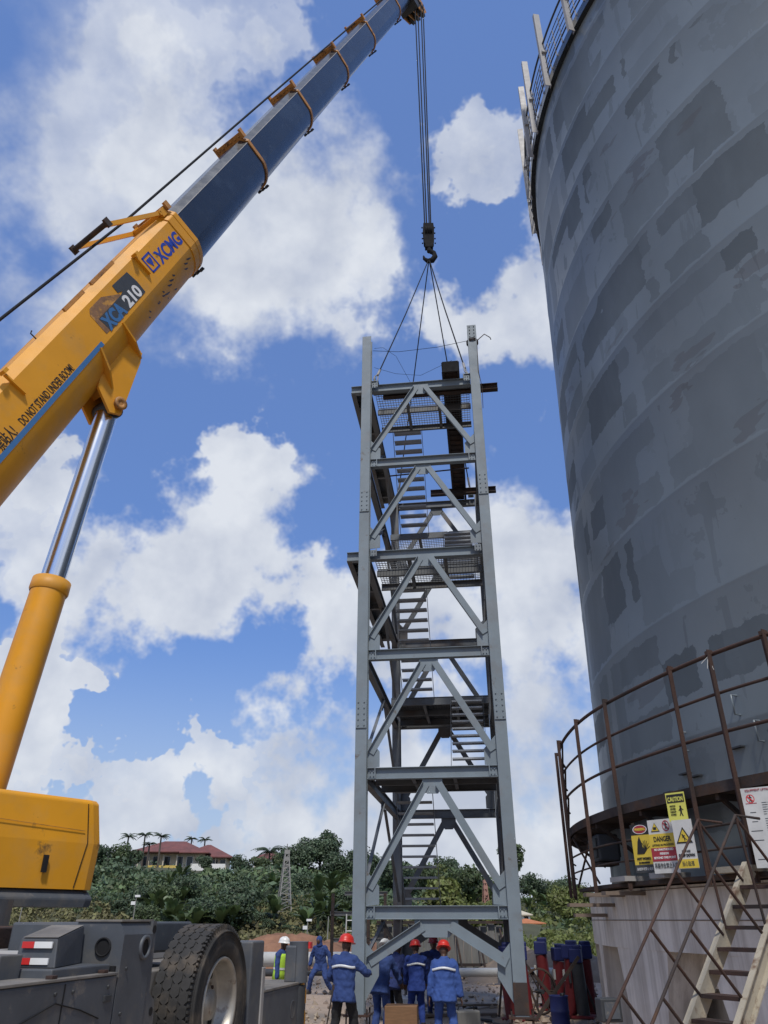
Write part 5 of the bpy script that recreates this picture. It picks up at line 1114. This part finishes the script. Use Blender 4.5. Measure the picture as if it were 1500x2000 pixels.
# timber block under the rear post, planks, plates, hoses
p = onz(785, 17.1, 0); m = MB(); m.box((0, 0, .28), (.62, .45, .56)); o = m.build('timber_block', M_cardboard); bevel(o, .015, 2); o.location = p; o.rotation_euler = (0, 0, -.1); tag(o, 'brown timber block standing on the ground under the tower', 'block')
p = onz(735, 15.9, 0); m = MB(); m.box((0, 0, .10), (.42, .28, .20)); o = m.build('timber_block', M_cardboard); bevel(o, .012, 2); o.location = p; tag(o, 'small timber block beside the foot of the left tower post', 'block')
for i, (px, Y, l, a, lab) in enumerate(((870, 20.5, 2.4, .15, 'grey plank lying on the dirt behind the workers'), (960, 18.0, 3.0, -.12, 'long dark plank on the ground right of the workers'), (1080, 17.2, 2.6, .22, 'plank on the ground before the jack stands'), (1120, 18.0, 2.2, -.25, 'short plank on the ground beside the pedestal'), (940, 22.8, 3.2, .05, 'plank lying far behind the stair tower'))):
    m = MB(); m.box((0, 0, .04), (l, .2, .05)); o = m.build('plank', M_plank); q = onz(px, Y, .04); o.location = q; o.rotation_euler = (0, 0, a); tag(o, lab, 'plank', 'planks lying about')
for i, (pts, lab) in enumerate((([(905, 19), (925, 20.0), (960, 19.5), (985, 18.5), (1010, 18.2)], 'black welding hose curving across the dirt to the right post'), ([(895, 17.6), (930, 18.3), (950, 17.4), (985, 17.0), (1060, 17.6)], 'black hose lying in a zigzag near the right tower post'), ([(820, 21), (850, 22), (900, 21.6), (935, 22.4)], 'black hose lying behind the workers under the tower'))):
    P = [onz(a, b, .06) for a, b in pts]; fine = []
    for k in range(len(P) - 1):
        for s in range(6): tt = s / 6; fine.append(P[k].lerp(P[k + 1], tt) + V((.05 * math.sin(6 * tt + k), .1 * math.sin(3.1 * tt), 0)))
    m = MB(); m.tube(fine, .028, 7); tag(m.build('hose', M_blk), lab, 'hose', 'hoses on the ground')
p = onz(912, 18.4, 0); t = thing('welding_machine', 'low grey welding machine lying on the ground behind the workers', 'welding machine', p, .3)
m = MB(); m.box((0, 0, .2), (.5, .34, .32)); bevel(m.build('case', M_panel, t), .03, 2); m = MB(); m.tube([(-.18, 0, .36), (-.16, 0, .44), (.16, 0, .44), (.18, 0, .36)], .018, 7); m.build('handle', M_blk, t)
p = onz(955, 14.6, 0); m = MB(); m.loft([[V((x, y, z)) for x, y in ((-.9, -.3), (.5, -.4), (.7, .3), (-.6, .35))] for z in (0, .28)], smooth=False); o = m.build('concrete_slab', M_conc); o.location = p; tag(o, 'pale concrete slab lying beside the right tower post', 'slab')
# far equipment: steel panel frames, pipes, ladder, frame
fr = thing('formwork_fence', 'row of weathered grey formwork panels standing behind the tower', 'fence', onz(860, 34, 0))
x0 = onz(735, 34).x - onz(860, 34).x; x1 = onz(1003, 34).x - onz(860, 34).x; n = 17
for k in range(n):
    a = x0 + (x1 - x0) * k / n; w = (x1 - x0) / n; m = MB(); hh = 1.62 + .12 * math.sin(k * 1.9)
    m.box((a + w / 2, .05 * (k % 2), hh / 2 + .2), (w * .93, .03, hh)); m.box((a + .03, -.06, hh / 2 + .2), (.05, .10, hh)); m.build('panel', M_panel, fr)
for z in (1.9, .45): m = MB(); m.beam((x0, -.14, z), (x1, -.14, z), .08, .10); m.build('waler', M_rustbeam, fr)
for k in range(6): a = x0 + (x1 - x0) * (k + .5) / 6; m = MB(); m.beam((a, -.15, 1.7), (a + .2, -1.1, .05), .06, .06); m.build('prop', M_rustbeam, fr)
for k, (px, Y, L2, r_, z, mt, lab) in enumerate(((610, 36, 9.5, .27, .55, M_pipe, 'large pale pipe lying behind the crane carrier'), (605, 34.5, 9.0, .13, .16, M_darksteel, 'dark pipe lying on the ground in front of the pale pipe'), (930, 31, 7.0, .14, .35, M_pipe, 'pale pipe resting on blocks behind the tower'), (900, 33, 8, .10, .2, M_rustbeam, 'rusty pipe lying before the formwork panels'))):
    q = onz(px, Y, z); t = thing('steel_pipe', lab, 'pipe', (q.x, q.y, 0), .04, 'pipes lying on the site'); m = MB(); m.lathe([(r_ - .02, -L2 / 2), (r_, -L2 / 2), (r_, L2 / 2), (r_ - .02, L2 / 2), (r_ - .02, -L2 / 2)], (0, 0, z), (1, 0, 0), n=20); m.build('barrel', mt, t)
    if z - r_ > .02:
        for s in (-.35, .35): m = MB(); m.box((s * L2, 0, (z - r_) / 2), (.25, .5, z - r_ + .01)); m.build('chock', M_plank, t)
t = thing('steel_gantry', 'grey steel frame standing on the far site left of the tower', 'gantry', onz(690, 33, 0))
for x in (-.85, .55, 1.2): m = MB(); m.beam((x, 0, 0), (x, 0, 2.9 if x > -1 else 1.9), .12, .12, (0, 1, 0)); m.build('upright', M_rustbeam, t)
for z, a, b in ((2.2, -.95, 1.3), (2.9, -.4, 1.3), (1.3, -.85, 1.2)): m = MB(); m.ibeam((a, 0, z), (b, 0, z), .12, .14); m.build('girder', M_panel, t)
lq = onz(683, 27, 0); t = thing('ladder', 'white aluminium ladder leaning behind the left tower post', 'ladder', lq, .2)
for s in (-.19, .19): m = MB(); m.beam((s, 0, 0), (s + .12, .5, 2.15), .03, .07, (0, 1, 0)); m.build('rail', M_pipe, t)
for k in range(7): m = MB(); f = (k + .6) / 7.2; m.tube([(-.19 + .12 * f, .5 * f, 2.15 * f), (.19 + .12 * f, .5 * f, 2.15 * f)], .016, 6); m.build('rung', M_wht, t)
# rubble pile and spoil behind the carrier
def heap(name, px, Y, w, h, d, mt, lab, seed):
    rr = random.Random(seed); n = 22; vs = []; fs = []
    for j in range(n):
        for i in range(n):
            x = (i / (n - 1) - .5) * w; y = (j / (n - 1) - .5) * d; e = max(0, 1 - (2 * x / w) ** 2) * max(0, 1 - (2 * y / d) ** 2); vs.append((x, y, h * e ** .8 * (1 + rr.uniform(-.2, .2)) - .03))
    for j in range(n - 1):
        for i in range(n - 1): fs.append((j * n + i, j * n + i + 1, (j + 1) * n + i + 1, (j + 1) * n + i))
    m = MB(); m.add(vs, fs, True); o = m.build(name, mt); o.location = onz(px, Y, 0); tag(o, lab, 'heap', 'earth heaps')
M_clay = mat('reddish earth', (.24, .125, .075), .95, var=.3, vscale=2, bump=.5, bscale=8)
heap('earth_heap', 560, 39, 8, 1.3, 3, M_clay, 'low reddish earth heap behind the pale pipe', 1); heap('earth_heap', 700, 40, 7, 1.2, 3, M_clay, 'low reddish earth heap behind the steel frame', 2); heap('earth_heap', 945, 36.5, 6, 1.4, 3, M_dirtpile, 'brown earth heap behind the formwork panels', 3); heap('earth_heap', 1085, 33, 7, .9, 3, M_dirtpile, 'grey earth heap behind the jack stands', 4)
# strewn stones, too many to count
def stones():
    m = MB(); rr = random.Random(9)
    for k in range(1500):
        Y = rr.uniform(11, 34); px = rr.uniform(560, 1180); q = onz(px, Y, 0); s = rr.choice((.03, .04, .05, .06, .09)) * rr.uniform(.7, 1.3)
        M3 = Matrix.Rotation(rr.uniform(0, 6), 3, 'Z') @ Matrix.Rotation(rr.uniform(0, 6), 3, 'X')
        vs = [q + M3 @ V(v) * s * rr.uniform(.7, 1.2) + V((0, 0, s * .3)) for v in ((1, 0, 0), (-1, 0, 0), (0, 1, 0), (0, -1, 0), (0, 0, .8), (0, 0, -.8))]
        m.add(vs, [(0, 2, 4), (2, 1, 4), (1, 3, 4), (3, 0, 4), (2, 0, 5), (1, 2, 5), (3, 1, 5), (0, 3, 5)])
    tag(m.build('gravel', M_stone), 'loose stones strewn over the dirt', 'gravel', kind='stuff')
stones()
# thin iron rod stuck in the ground by the carrier
m = MB(); m.tube([(0, 0, 0), (.06, 0, .45), (.16, .02, 1.0)], .012, 6); m.box((.16, .02, 1.02), (.04, .03, .07)); o = m.build('iron_rod', M_rustbeam); o.location = onz(627, 14.5, 0); tag(o, 'thin iron rod stuck in the ground right of the carrier', 'rod')

q = onz(1211, 11.6, 0); t = thing('junction_box', 'small dark electric box on a stub post before the pedestal', 'electric box', q, .15)
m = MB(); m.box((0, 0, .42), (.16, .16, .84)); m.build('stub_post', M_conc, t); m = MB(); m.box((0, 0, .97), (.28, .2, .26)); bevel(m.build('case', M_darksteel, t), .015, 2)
m = MB(); m.box((0, -.108, .97), (.2, .012, .18)); m.build('lid', M_truck, t); m = MB(); m.tube([(.05, 0, .84), (.12, -.05, .6), (.1, 0, .2), (.3, -.2, .02)], .012, 6); m.build('lead', M_blk, t)
# ------------------------------------------------------------------ hill vegetation, houses, masts
RG = np.random.default_rng(5)
def leaf_mesh(name, cen, nor, size, m, aspect=.55):
    """one diamond leaf per row; cen (n,3), nor (n,3), size (n,)"""
    n = len(cen); nor = nor / (np.linalg.norm(nor, axis=1, keepdims=True) + 1e-9)
    t = np.cross(nor, RG.normal(size=(n, 3))); t /= (np.linalg.norm(t, axis=1, keepdims=True) + 1e-9); b = np.cross(nor, t)
    s = size[:, None]; v = np.stack([cen - t * s, cen + b * s * aspect, cen + t * s, cen - b * s * aspect], 1).reshape(-1, 3)
    me = bpy.data.meshes.new(name); me.vertices.add(4 * n); me.vertices.foreach_set('co', v.astype(np.float32).ravel()); me.loops.add(4 * n); me.loops.foreach_set('vertex_index', np.arange(4 * n, dtype=np.int32))
    me.polygons.add(n); me.polygons.foreach_set('loop_start', np.arange(0, 4 * n, 4, dtype=np.int32)); me.update(calc_edges=True); me.materials.append(m); return me
def lobes(rx, rz, nl, seed, per=120, base=0.0, leaf=.3):
    g = np.random.default_rng(seed); C_, N_, S_ = [], [], []
    for k in range(nl):
        a = g.uniform(0, 2 * np.pi); rr_ = rx * np.sqrt(g.uniform(0, 1)) * .72; c = np.array([rr_ * np.cos(a), rr_ * np.sin(a), base + rz * g.uniform(.25, 1.0) * (1 - .45 * (rr_ / rx) ** 2)]); r = g.uniform(.28, .46) * min(rx, rz)
        d = g.normal(size=(per, 3)); d /= np.linalg.norm(d, axis=1, keepdims=True); rad = r * (1 - .5 * g.random(per) ** 3)[:, None]
        C_.append(c + d * rad * [1.15, 1.15, .85]); N_.append(d + g.normal(size=(per, 3)) * .55 + [0, 0, .3]); S_.append(leaf * g.uniform(.6, 1.3, per))
    return np.concatenate(C_), np.concatenate(N_), np.concatenate(S_)
def trunk_mesh(h, r, seed, limbs=4):
    rr = random.Random(seed); m = MB(); top = V((rr.uniform(-.4, .4), rr.uniform(-.4, .4), h)); m.tube([V((0, 0, -.6)), V((rr.uniform(-.1, .1), 0, h * .5)), top], [r * 1.3, r, r * .6], 8)
    for k in range(limbs): a = rr.uniform(0, 6.28); q = V((0, 0, h * rr.uniform(.5, .9))); m.tube([q, q + V((math.cos(a) * h * .25, math.sin(a) * h * .25, h * .3)), q + V((math.cos(a) * h * .45, math.sin(a) * h * .45, h * .65))], [r * .5, r * .35, r * .12], 6)
    return m.mesh('trunk', M_bark)
CROWN = {}
for key, rx, rz, nl, per, lf, th in (('big', 3.6, 5.2, 26, 130, .27, 3.0), ('round', 3.0, 3.6, 20, 130, .25, 1.6), ('tall', 2.2, 6.0, 20, 120, .25, 3.4), ('small', 1.9, 2.4, 14, 110, .22, .8)):
    for v_ in range(3):
        c, n_, s_ = lobes(rx, rz, nl, hash_ := (v_ * 17 + nl), per, th * .75, lf)
        for mn, mm in (('d', M_leafd), ('m', M_leafm), ('y', M_leafy)): CROWN[key, v_, mn] = leaf_mesh('crown', c, n_, s_, mm, .6)
        CROWN[key, v_, 't'] = trunk_mesh(th, .22 if key != 'small' else .12, v_ * 5 + nl)
def tree(px, py_base, Y, key, mn, label, sc_=1.0, group='trees on the hillside'):
    x = onz(px, Y, EYE).x; z = hill_z(x, Y); v_ = rnd.randrange(3); t = thing('tree', label, 'tree', (x, Y, z - .1), rnd.uniform(0, 6.28), group); s = sc_ * rnd.uniform(.92, 1.08)
    S = Matrix.Diagonal((s * rnd.uniform(.9, 1.1), s * rnd.uniform(.9, 1.1), s, 1)); put('trunk', CROWN[key, v_, 't'], t, S); put('crown', CROWN[key, v_, mn], t, S); return t
SIDE = lambda px: 'left of the villa' if px < 260 else 'below the villa' if px < 450 else 'left of the lattice mast' if px < 545 else 'right of the lattice mast' if px < 690 else 'behind the stair tower' if px < 1000 else 'right of the stair tower'
COL = {'d': 'dark green', 'm': 'mid green', 'y': 'sunlit yellow-green'}; KIND = {'big': 'large spreading tree', 'round': 'round crowned tree', 'tall': 'tall narrow tree', 'small': 'small bushy tree'}
spec = [(595, 104, 'big', 'd', .62, 'tall'), (622, 102, 'big', 'd', .62, ''), (575, 100, 'round', 'd', .7, ''), (640, 104, 'tall', 'd', .62, ''), (700, 97, 'big', 'd', .52, ''), (730, 101, 'big', 'd', .5, ''), (665, 98, 'round', 'd', .7, ''), (765, 106, 'round', 'd', .6, ''), (545, 103, 'round', 'm', .5, ''), (214, 106, 'round', 'm', .62, ''), (240, 108, 'small', 'd', .8, ''), (388, 106, 'small', 'd', .62, ''), (465, 104, 'round', 'd', .5, ''), (500, 104, 'small', 'm', .7, ''), (875, 112, 'big', 'd', .68, ''), (850, 108, 'round', 'y', .7, ''), (905, 104, 'round', 'm', 1.0, ''), (935, 120, 'round', 'm', .95, ''), (965, 128, 'round', 'm', .9, ''), (1005, 142, 'tall', 'm', 1.2, ''), (1045, 150, 'big', 'd', .7, ''), (1072, 152, 'round', 'm', .8, ''), (1085, 155, 'big', 'm', .75, ''), (1110, 165, 'big', 'd', .8, ''), (1140, 168, 'round', 'd', .9, ''), (1100, 138, 'round', 'y', .9, ''), (1108, 128, 'small', 'y', 1.3, ''), (1135, 135, 'small', 'y', 1.3, ''), (1155, 120, 'round', 'y', .7, ''), (1120, 108, 'small', 'y', 1.0, ''), (900, 88, 'round', 'y', .75, ''), (930, 85, 'round', 'y', .7, ''), (870, 84, 'small', 'y', 1.2, ''), (960, 92, 'small', 'y', 1.3, ''), (820, 90, 'round', 'm', .8, ''), (780, 86, 'round', 'd', .8, '')]
rr = random.Random(21)
for k in range(34): q = rr.uniform(190, 720); spec.append((q, rr.uniform(66, 82) if q < 480 else rr.uniform(68, 92), rr.choice(('round', 'small', 'small')), rr.choice('ddm'), rr.uniform(.38, .60), ''))
for k in range(12): q = rr.uniform(-700, 180); spec.append((q, rr.uniform(84, 108), rr.choice(('round', 'big', 'small')), rr.choice('ddm'), rr.uniform(.7, 1.0), ''))
for k in range(8): q = rr.uniform(1180, 2100); spec.append((q, rr.uniform(110, 165), rr.choice(('round', 'big')), rr.choice('ym'), rr.uniform(.8, 1.0), ''))
def ordinal(n): return ['', 'second ', 'third ', 'fourth ', 'fifth ', 'sixth ', 'seventh ', 'eighth ', 'ninth ', 'tenth '][n] if n < 10 else f'{n + 1}th '
SEEN = {}
def ranked(lab):                             # alike neighbours are told apart by their order from the left
    k = SEEN.get(lab, 0); SEEN[lab] = k + 1; return (ordinal(k) or 'leftmost ') + lab.replace('|', 'from the left,' if k else '')
spec.sort(key=lambda q: q[0])
for (px, Y, key, mn, s, _) in spec:
    lab = ranked(f'{COL[mn]} {KIND[key]} | {SIDE(px)}')
    tree(px, 0, Y, key, mn, lab, s)
# palms
def palm(px, Y, h, label, nf=17, fl=1.9, droop=.62, sc_=1.0, ztop=None):
    x = onz(px, Y, EYE).x; z = hill_z(x, Y); t = thing('palm_tree', label, 'palm tree', (x, Y, z - .2), rnd.uniform(0, 6.28), 'palms on the hill'); m = MB(); b = rnd.uniform(-.3, .3)
    if ztop is not None: h = ztop - z
    m.tube([(0, 0, -.3), (b * .4, 0, h * .5), (b, 0, h)], [.19, .13, .10], 8); m.build('trunk', M_bark, t); rr = random.Random(int(px)); f = MB()
    for k in range(nf):
        a = 2 * math.pi * k / nf + rr.uniform(-.2, .2); el = rr.uniform(.1, 1.2); L2 = fl * rr.uniform(.8, 1.1); d = V((math.cos(a), math.sin(a), 0)); s_ = V((-d.y, d.x, 0)); P = []
        for i in range(7): u = i / 6; P.append(V((b, 0, h)) + d * (L2 * u * math.cos(el * (1 - u * .6))) + V((0, 0, L2 * (u * math.sin(el) - droop * u * u))))
        f.tube(P, .015, 4)
        for i in range(1, 13):
            u = i / 13; q = u * 6; i0 = min(5, int(q)); p = P[i0].lerp(P[i0 + 1], q - i0); ll = .42 * L2 / 1.9 * math.sin(math.pi * (.15 + .8 * u))
            for sg in (-1, 1): e = p + s_ * (sg * ll * .85) + V((0, 0, -ll * .55)) + d * ll * .3; w_ = d * .075; f.add([p - w_, p + w_, e], [(0, 1, 2)])
    f.build('crown', M_palm, t)
for (px, ytop, fl, lab) in ((226, 1625, 1.3, 'palm at the left end of the ridge beside the yellow hood'), (262, 1622, 1.35, 'second palm from the left on the ridge'), (294, 1624, 1.35, 'third palm from the left just beside the villa roof'), (272, 1640, 1.1, 'short bushy palm between the ridge palms and the villa'), (356, 1630, 1.2, 'palm top rising behind the villa roof, left one'), (384, 1632, 1.2, 'palm top rising behind the villa roof, right one')):
    Y = 124 if 340 < px < 400 else 112; palm(px, Y, 5, lab, fl=fl, ztop=at(px, ytop + 6, Y).z)
palm(517, 108, 5, 'full coconut palm standing alone between villa and mast', nf=24, fl=2.6, droop=.75, ztop=at(517, 1662, 108).z)
palm(528, 72, 3, 'drooping dry palm low on the slope above the pipes', nf=18, fl=2.4, droop=1.3, ztop=at(528, 1785, 72).z)
palm(548, 70, 2, 'low spiky palm clump at the foot of the slope', nf=16, fl=2.3, droop=.6, ztop=at(548, 1812, 70).z)
# banana plants
def banana_mesh(seed):
    rr = random.Random(seed); m = MB()
    for k in range(11):
        a = rr.uniform(0, 6.28); el = rr.uniform(.75, 1.4); L2 = rr.uniform(1.7, 2.5); w = rr.uniform(.24, .34); d = V((math.cos(a), math.sin(a), 0)); s_ = V((-d.y, d.x, 0)); P = []
        for i in range(7): u = i / 6; P.append(V((0, 0, 1.0)) + d * (L2 * u * math.cos(el)) + V((0, 0, L2 * (u * math.sin(el) - .45 * u * u))))
        vs = []; 
        for i, p in enumerate(P): ww = w * math.sin(math.pi * (.08 + .86 * i / 6)) ** .7; vs += [p - s_ * ww + V((0, 0, .07)), p, p + s_ * ww + V((0, 0, .07))]
        fs = []
        for i in range(6): fs += [(3 * i, 3 * i + 1, 3 * i + 4, 3 * i + 3), (3 * i + 1, 3 * i + 2, 3 * i + 5, 3 * i + 4)]
        m.add(vs, fs, True)
    return m.mesh('leaves', M_banana)
BAN = [banana_mesh(k) for k in range(4)]; stem = MB().tube([(0, 0, -.3), (0, 0, 1.2)], [.14, .09], 8).mesh('stem', M_banana)
for k, px in enumerate(sorted(rr.choice((rr.gauss(335, 42), rr.gauss(450, 50), rr.gauss(655, 35), rr.uniform(880, 1150))) for _ in range(60))):
    Y = rr.uniform(62, 88) if px < 800 else rr.uniform(75, 115)
    if 985 < px < 1080: Y = rr.uniform(130, 150)
    x = onz(px, Y, EYE).x; s = rr.uniform(.8, 1.25)
    t = thing('banana_plant', ranked(f'banana plant | on the slope {SIDE(px)}'), 'banana plant', (x, Y, hill_z(x, Y) - .05), rr.uniform(0, 6), 'banana plants on the slope'); S = Matrix.Scale(s, 4); put('stem', stem, t, S); put('leaves', BAN[k % 4], t, S)
# undergrowth and grass: one mass each
def cover(name, n, pxr, yr, size, per, leaf, m, label, flat=.7, cat='undergrowth'):
    px = RG.uniform(*pxr, n); u = RG.random(n); Y = yr[0] + (yr[1] - yr[0]) * u; cs, ns, ss = [], [], []
    for i in range(n):
        if (215 < px[i] < 560 and Y[i] > 98) or (990 < px[i] < 1070 and 78 < Y[i] < 124): continue          # gardens below the houses
        x = onz(px[i], Y[i], EYE).x; z = hill_z(x, Y[i]); r = size * RG.choice([.45, .7, 1.0, 1.5], p=[.35, .3, .22, .13]) * RG.uniform(.8, 1.2); d = RG.normal(size=(per, 3)); d /= np.linalg.norm(d, axis=1, keepdims=True); d[:, 2] = np.abs(d[:, 2])
        cs.append(np.array([x, Y[i], z]) + d * r * [1, 1, flat] * (1 - .4 * RG.random((per, 1)) ** 2)); ns.append(d + RG.normal(size=(per, 3)) * .6); ss.append(leaf * RG.uniform(.5, 1.3, per) * RG.choice([.8, 1.0, 1.7]))
    tag(link(name, leaf_mesh(name, np.concatenate(cs), np.concatenate(ns), np.concatenate(ss), m)), label, cat, kind='stuff')
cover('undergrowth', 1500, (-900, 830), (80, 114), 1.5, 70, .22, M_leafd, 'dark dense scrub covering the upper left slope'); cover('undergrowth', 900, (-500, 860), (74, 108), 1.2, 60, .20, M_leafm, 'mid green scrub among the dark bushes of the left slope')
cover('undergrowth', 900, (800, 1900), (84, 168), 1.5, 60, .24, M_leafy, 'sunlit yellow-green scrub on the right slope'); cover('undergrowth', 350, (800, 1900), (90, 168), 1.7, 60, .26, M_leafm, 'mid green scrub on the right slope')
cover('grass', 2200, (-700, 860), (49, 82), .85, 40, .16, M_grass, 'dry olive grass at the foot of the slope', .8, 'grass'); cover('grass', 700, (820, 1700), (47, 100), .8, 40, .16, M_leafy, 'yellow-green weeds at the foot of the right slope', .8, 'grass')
# lattice masts
def mast(px, Y, ytop, wid, mt, label):
    x = onz(px, Y, EYE).x; z = hill_z(x, Y); h = at(px, ytop, Y).z - z; t = thing('lattice_mast', label, 'mast', (x, Y, z - .2), .3, 'lattice masts')
    cs = [(-1, -1), (1, -1), (1, 1), (-1, 1)]; f = lambda u: wid * (1 - .72 * u)
    for sx, sy in cs: m = MB(); m.beam((sx * f(0), sy * f(0), 0), (sx * f(1), sy * f(1), h), .09, .09, (0, 1, 0)); m.build('leg', mt, t)
    n = 11; b = MB()
    for k in range(n):
        u0, u1 = k / n, (k + 1) / n
        for i in range(4):
            (a, b_), (c, d) = cs[i], cs[(i + 1) % 4]; b.beam((a * f(u0), b_ * f(u0), h * u0), (c * f(u1), d * f(u1), h * u1), .05, .05); b.beam((a * f(u1), b_ * f(u1), h * u1), (c * f(u1), d * f(u1), h * u1), .05, .05)
    b.build('lattice', mt, t)
    m = MB(); m.tube([(0, 0, h), (0, 0, h + .9)], .04, 6)
    for zz in (.2, -.4, -1.0): m.box((.0, -.1, h + zz), (.5, .25, .35))
    m.build('aerials', mt, t)
mast(553, 76, 1664, .62, M_mast, 'tall slim lattice mast on the slope left of the tower'); mast(951, 96, 1722, .5, M_mastred, 'faded red lattice mast seen through the tower braces')
# lamp posts
for px, Y, yt, lab in ((259, 60, 1750, 'slim white lamp post above the carrier outrigger box'), (600, 58, 1797, 'slim white lamp post near the hi-vis worker'), (640, 56, 1790, 'slim dark pole left of the tower'), (37, 52, 1765, 'slim pale pole under the yellow hood')):
    x = onz(px, Y, EYE).x; z = hill_z(x, Y); h = at(px, yt, Y).z - z; t = thing('lamp_post', lab, 'lamp post', (x, Y, z), 0, 'slim posts at the foot of the slope'); m = MB(); m.tube([(0, 0, -.2), (.05, 0, h)], [.05, .03], 6); m.build('pole', M_mast, t)
    if 'lamp' in lab:
        m = MB(); m.box((.14, 0, h), (.36, .16, .14)); m.build('lamp_head', M_wht, t); m = MB(); m.box((-.12, 0, h - .45), (.3, .12, .22)); m.build('control_box', M_wht, t)
# villa on the hilltop
def hip_roof(m, x0, x1, y0, y1, z0, z1, ov=.6, ridge=.5):
    x0 -= ov; x1 += ov; y0 -= ov; y1 += ov; r = min((y1 - y0) * ridge, (x1 - x0) * .48); yc = (y0 + y1) / 2
    vs = [(x0, y0, z0), (x1, y0, z0), (x1, y1, z0), (x0, y1, z0), (x0 + r, yc, z1), (x1 - r, yc, z1)]; m.add(vs, [(0, 1, 5, 4), (1, 2, 5), (2, 3, 4, 5), (3, 0, 4), (3, 2, 1, 0)])
    b = .12; m.add([(x0, y0, z0 - b), (x1, y0, z0 - b), (x1, y1, z0 - b), (x0, y1, z0 - b)] + vs[:4], [(0, 1, 5, 4), (1, 2, 6, 5), (2, 3, 7, 6), (3, 0, 4, 7), (3, 2, 1, 0)])
def windows(t, wall, y, xs, z0, z1, w, door=False):
    for x in xs:
        m = MB(); m.box((x, y - .03, (z0 + z1) / 2), (w + .14, .05, z1 - z0 + .14)); f = m.build('window', M_whitewall, t); m = MB(); m.box((x, y - .062, (z0 + z1) / 2), (w, .02, z1 - z0)); m.build('pane', M_glass, f); m = MB(); m.box((x, y - .08, z0 - .1), (w + .3, .14, .07)); m.build('sill', M_whitewall, f)
YV = 118; q = at(255, 1690, YV); q2 = at(440, 1690, YV); zv = hill_z((q.x + q2.x) / 2, YV) - .5; W_ = q2.x - q.x
villa = thing('hilltop_villa', 'long two-storey villa with maroon hip roof and balconies on the ridge', 'house', ((q.x + q2.x) / 2, YV, zv), .06)
ze = at(350, 1668, YV).z - zv; zt_ = at(350, 1640, YV).z - zv; zg = zt_ - 1.75
m = MB(); m.box((-W_ * .1, 2.5, zg / 2), (W_ * .74, 5, zg)); m.box((W_ * .28, 4.2, zg / 2), (W_ * .40, 5, zg)); m.build('wall', M_cream, villa)
m = MB(); hip_roof(m, -W_ * .45, W_ * .26, -.6, 6.0, zg, zt_, .9); hip_roof(m, -W_ * .30, -W_ * .02, -1.6, 3, zg + .05, zt_ - .5, .5); rf = m.build('roof', M_roof, villa)
m = MB(); hip_roof(m, W_ * .02, W_ * .50, 1.0, 7, zg - .45, zt_ - .35, .9); m.build('roof_wing', M_roof, villa)
windows(villa, None, 0, (-4.6, -3.2, -1.6, .2, 1.6), zg - 1.7, zg - .5, .8); windows(villa, None, 1.7, (2.9, 3.9, 5.0, 6.1), zg - 2.0, zg - .8, .7); windows(villa, None, 0, (-4.4, -2.4, .6), zg - 4.0, zg - 2.9, .9)
m = MB(); m.box((-W_ * .14, -1.35, zg - 2.15), (W_ * .30, .12, .85)); m.build('yellow_balcony', M_yelwall, villa); m = MB(); m.box((-W_ * .40, -1.2, zg - 2.55), (W_ * .26, .12, .55)); m.box((-W_ * .14, -.7, zg - 2.62), (W_ * .30, 1.4, .14)); m.build('balcony', M_whitewall, villa)
m = MB(); m.box((W_ * .32, -.6, zg - 1.9), (W_ * .36, .12, .9)); m.box((W_ * .32, 1.4, zg - 2.65), (W_ * .34, 1.2, .14)); m.build('balcony', M_whitewall, villa)
for x in (-W_ * .52, -W_ * .40, -W_ * .29, -W_ * .14, .0, W_ * .15, W_ * .26, W_ * .38, W_ * .49): m = MB(); yy = -1.3 if x < W_ * .1 else .85; m.box((x, yy, zg / 2 - .2), (.16, .16, zg - .3)); m.build('veranda_post', M_cream, villa)
def house(name, px0, px1, Y, ybase, yeave, ytop, wall, roof, label, dep=5, win=3, rot=0.0):
    a, b = onz(px0, Y, EYE).x, onz(px1, Y, EYE).x; z0 = at((px0 + px1) / 2, ybase, Y).z; w = b - a; t = thing(name, label, 'house', ((a + b) / 2, Y, z0), rot, 'houses on the hill'); he = at(px0, yeave, Y).z - z0; ht = at(px0, ytop, Y).z - z0
    zz = min(0, hill_z((a + b) / 2, Y) - z0) - .5
    m = MB(); m.box((0, dep / 2, (he + zz) / 2), (w, dep, he - zz)); m.build('wall', wall, t); m = MB(); hip_roof(m, -w / 2, w / 2, 0, dep, he, ht, .35); m.build('roof', roof, t)
    windows(t, None, 0, [w * ((k + .5) / win - .5) for k in range(win)], he * .35, he * .75, min(.7, w / win * .5)); return t
house('hill_house', 488, 552, 114, 1690, 1676, 1659, M_cream, M_roof, 'low brown roofed house right of the coconut palm', 5, 4)
house('hill_house', 1004, 1036, 122, 1800, 1786, 1777, M_whitewall, M_cream, 'white gabled house right of the tower post', 4, 2)
house('hill_house', 1002, 1061, 116, 1815, 1803, 1794, M_cream, M_roof2, 'cream house with bright orange roof below the white house', 4, 4)
house('hill_house', 957, 1003, 112, 1826, 1816, 1806, M_whitewall, M_roof2, 'low orange roofed house partly hidden behind the right tower post', 4, 3)
house('hill_house', 786, 816, 118, 1740, 1726, 1711, M_cream, M_roof, 'red roofed house seen through the tower stair', 4, 2)
house('hill_house', 1130, 1158, 140, 1812, 1806, 1799, M_whitewall, M_whitewall, 'small white roofed house beside the concrete pedestal', 4, 2)
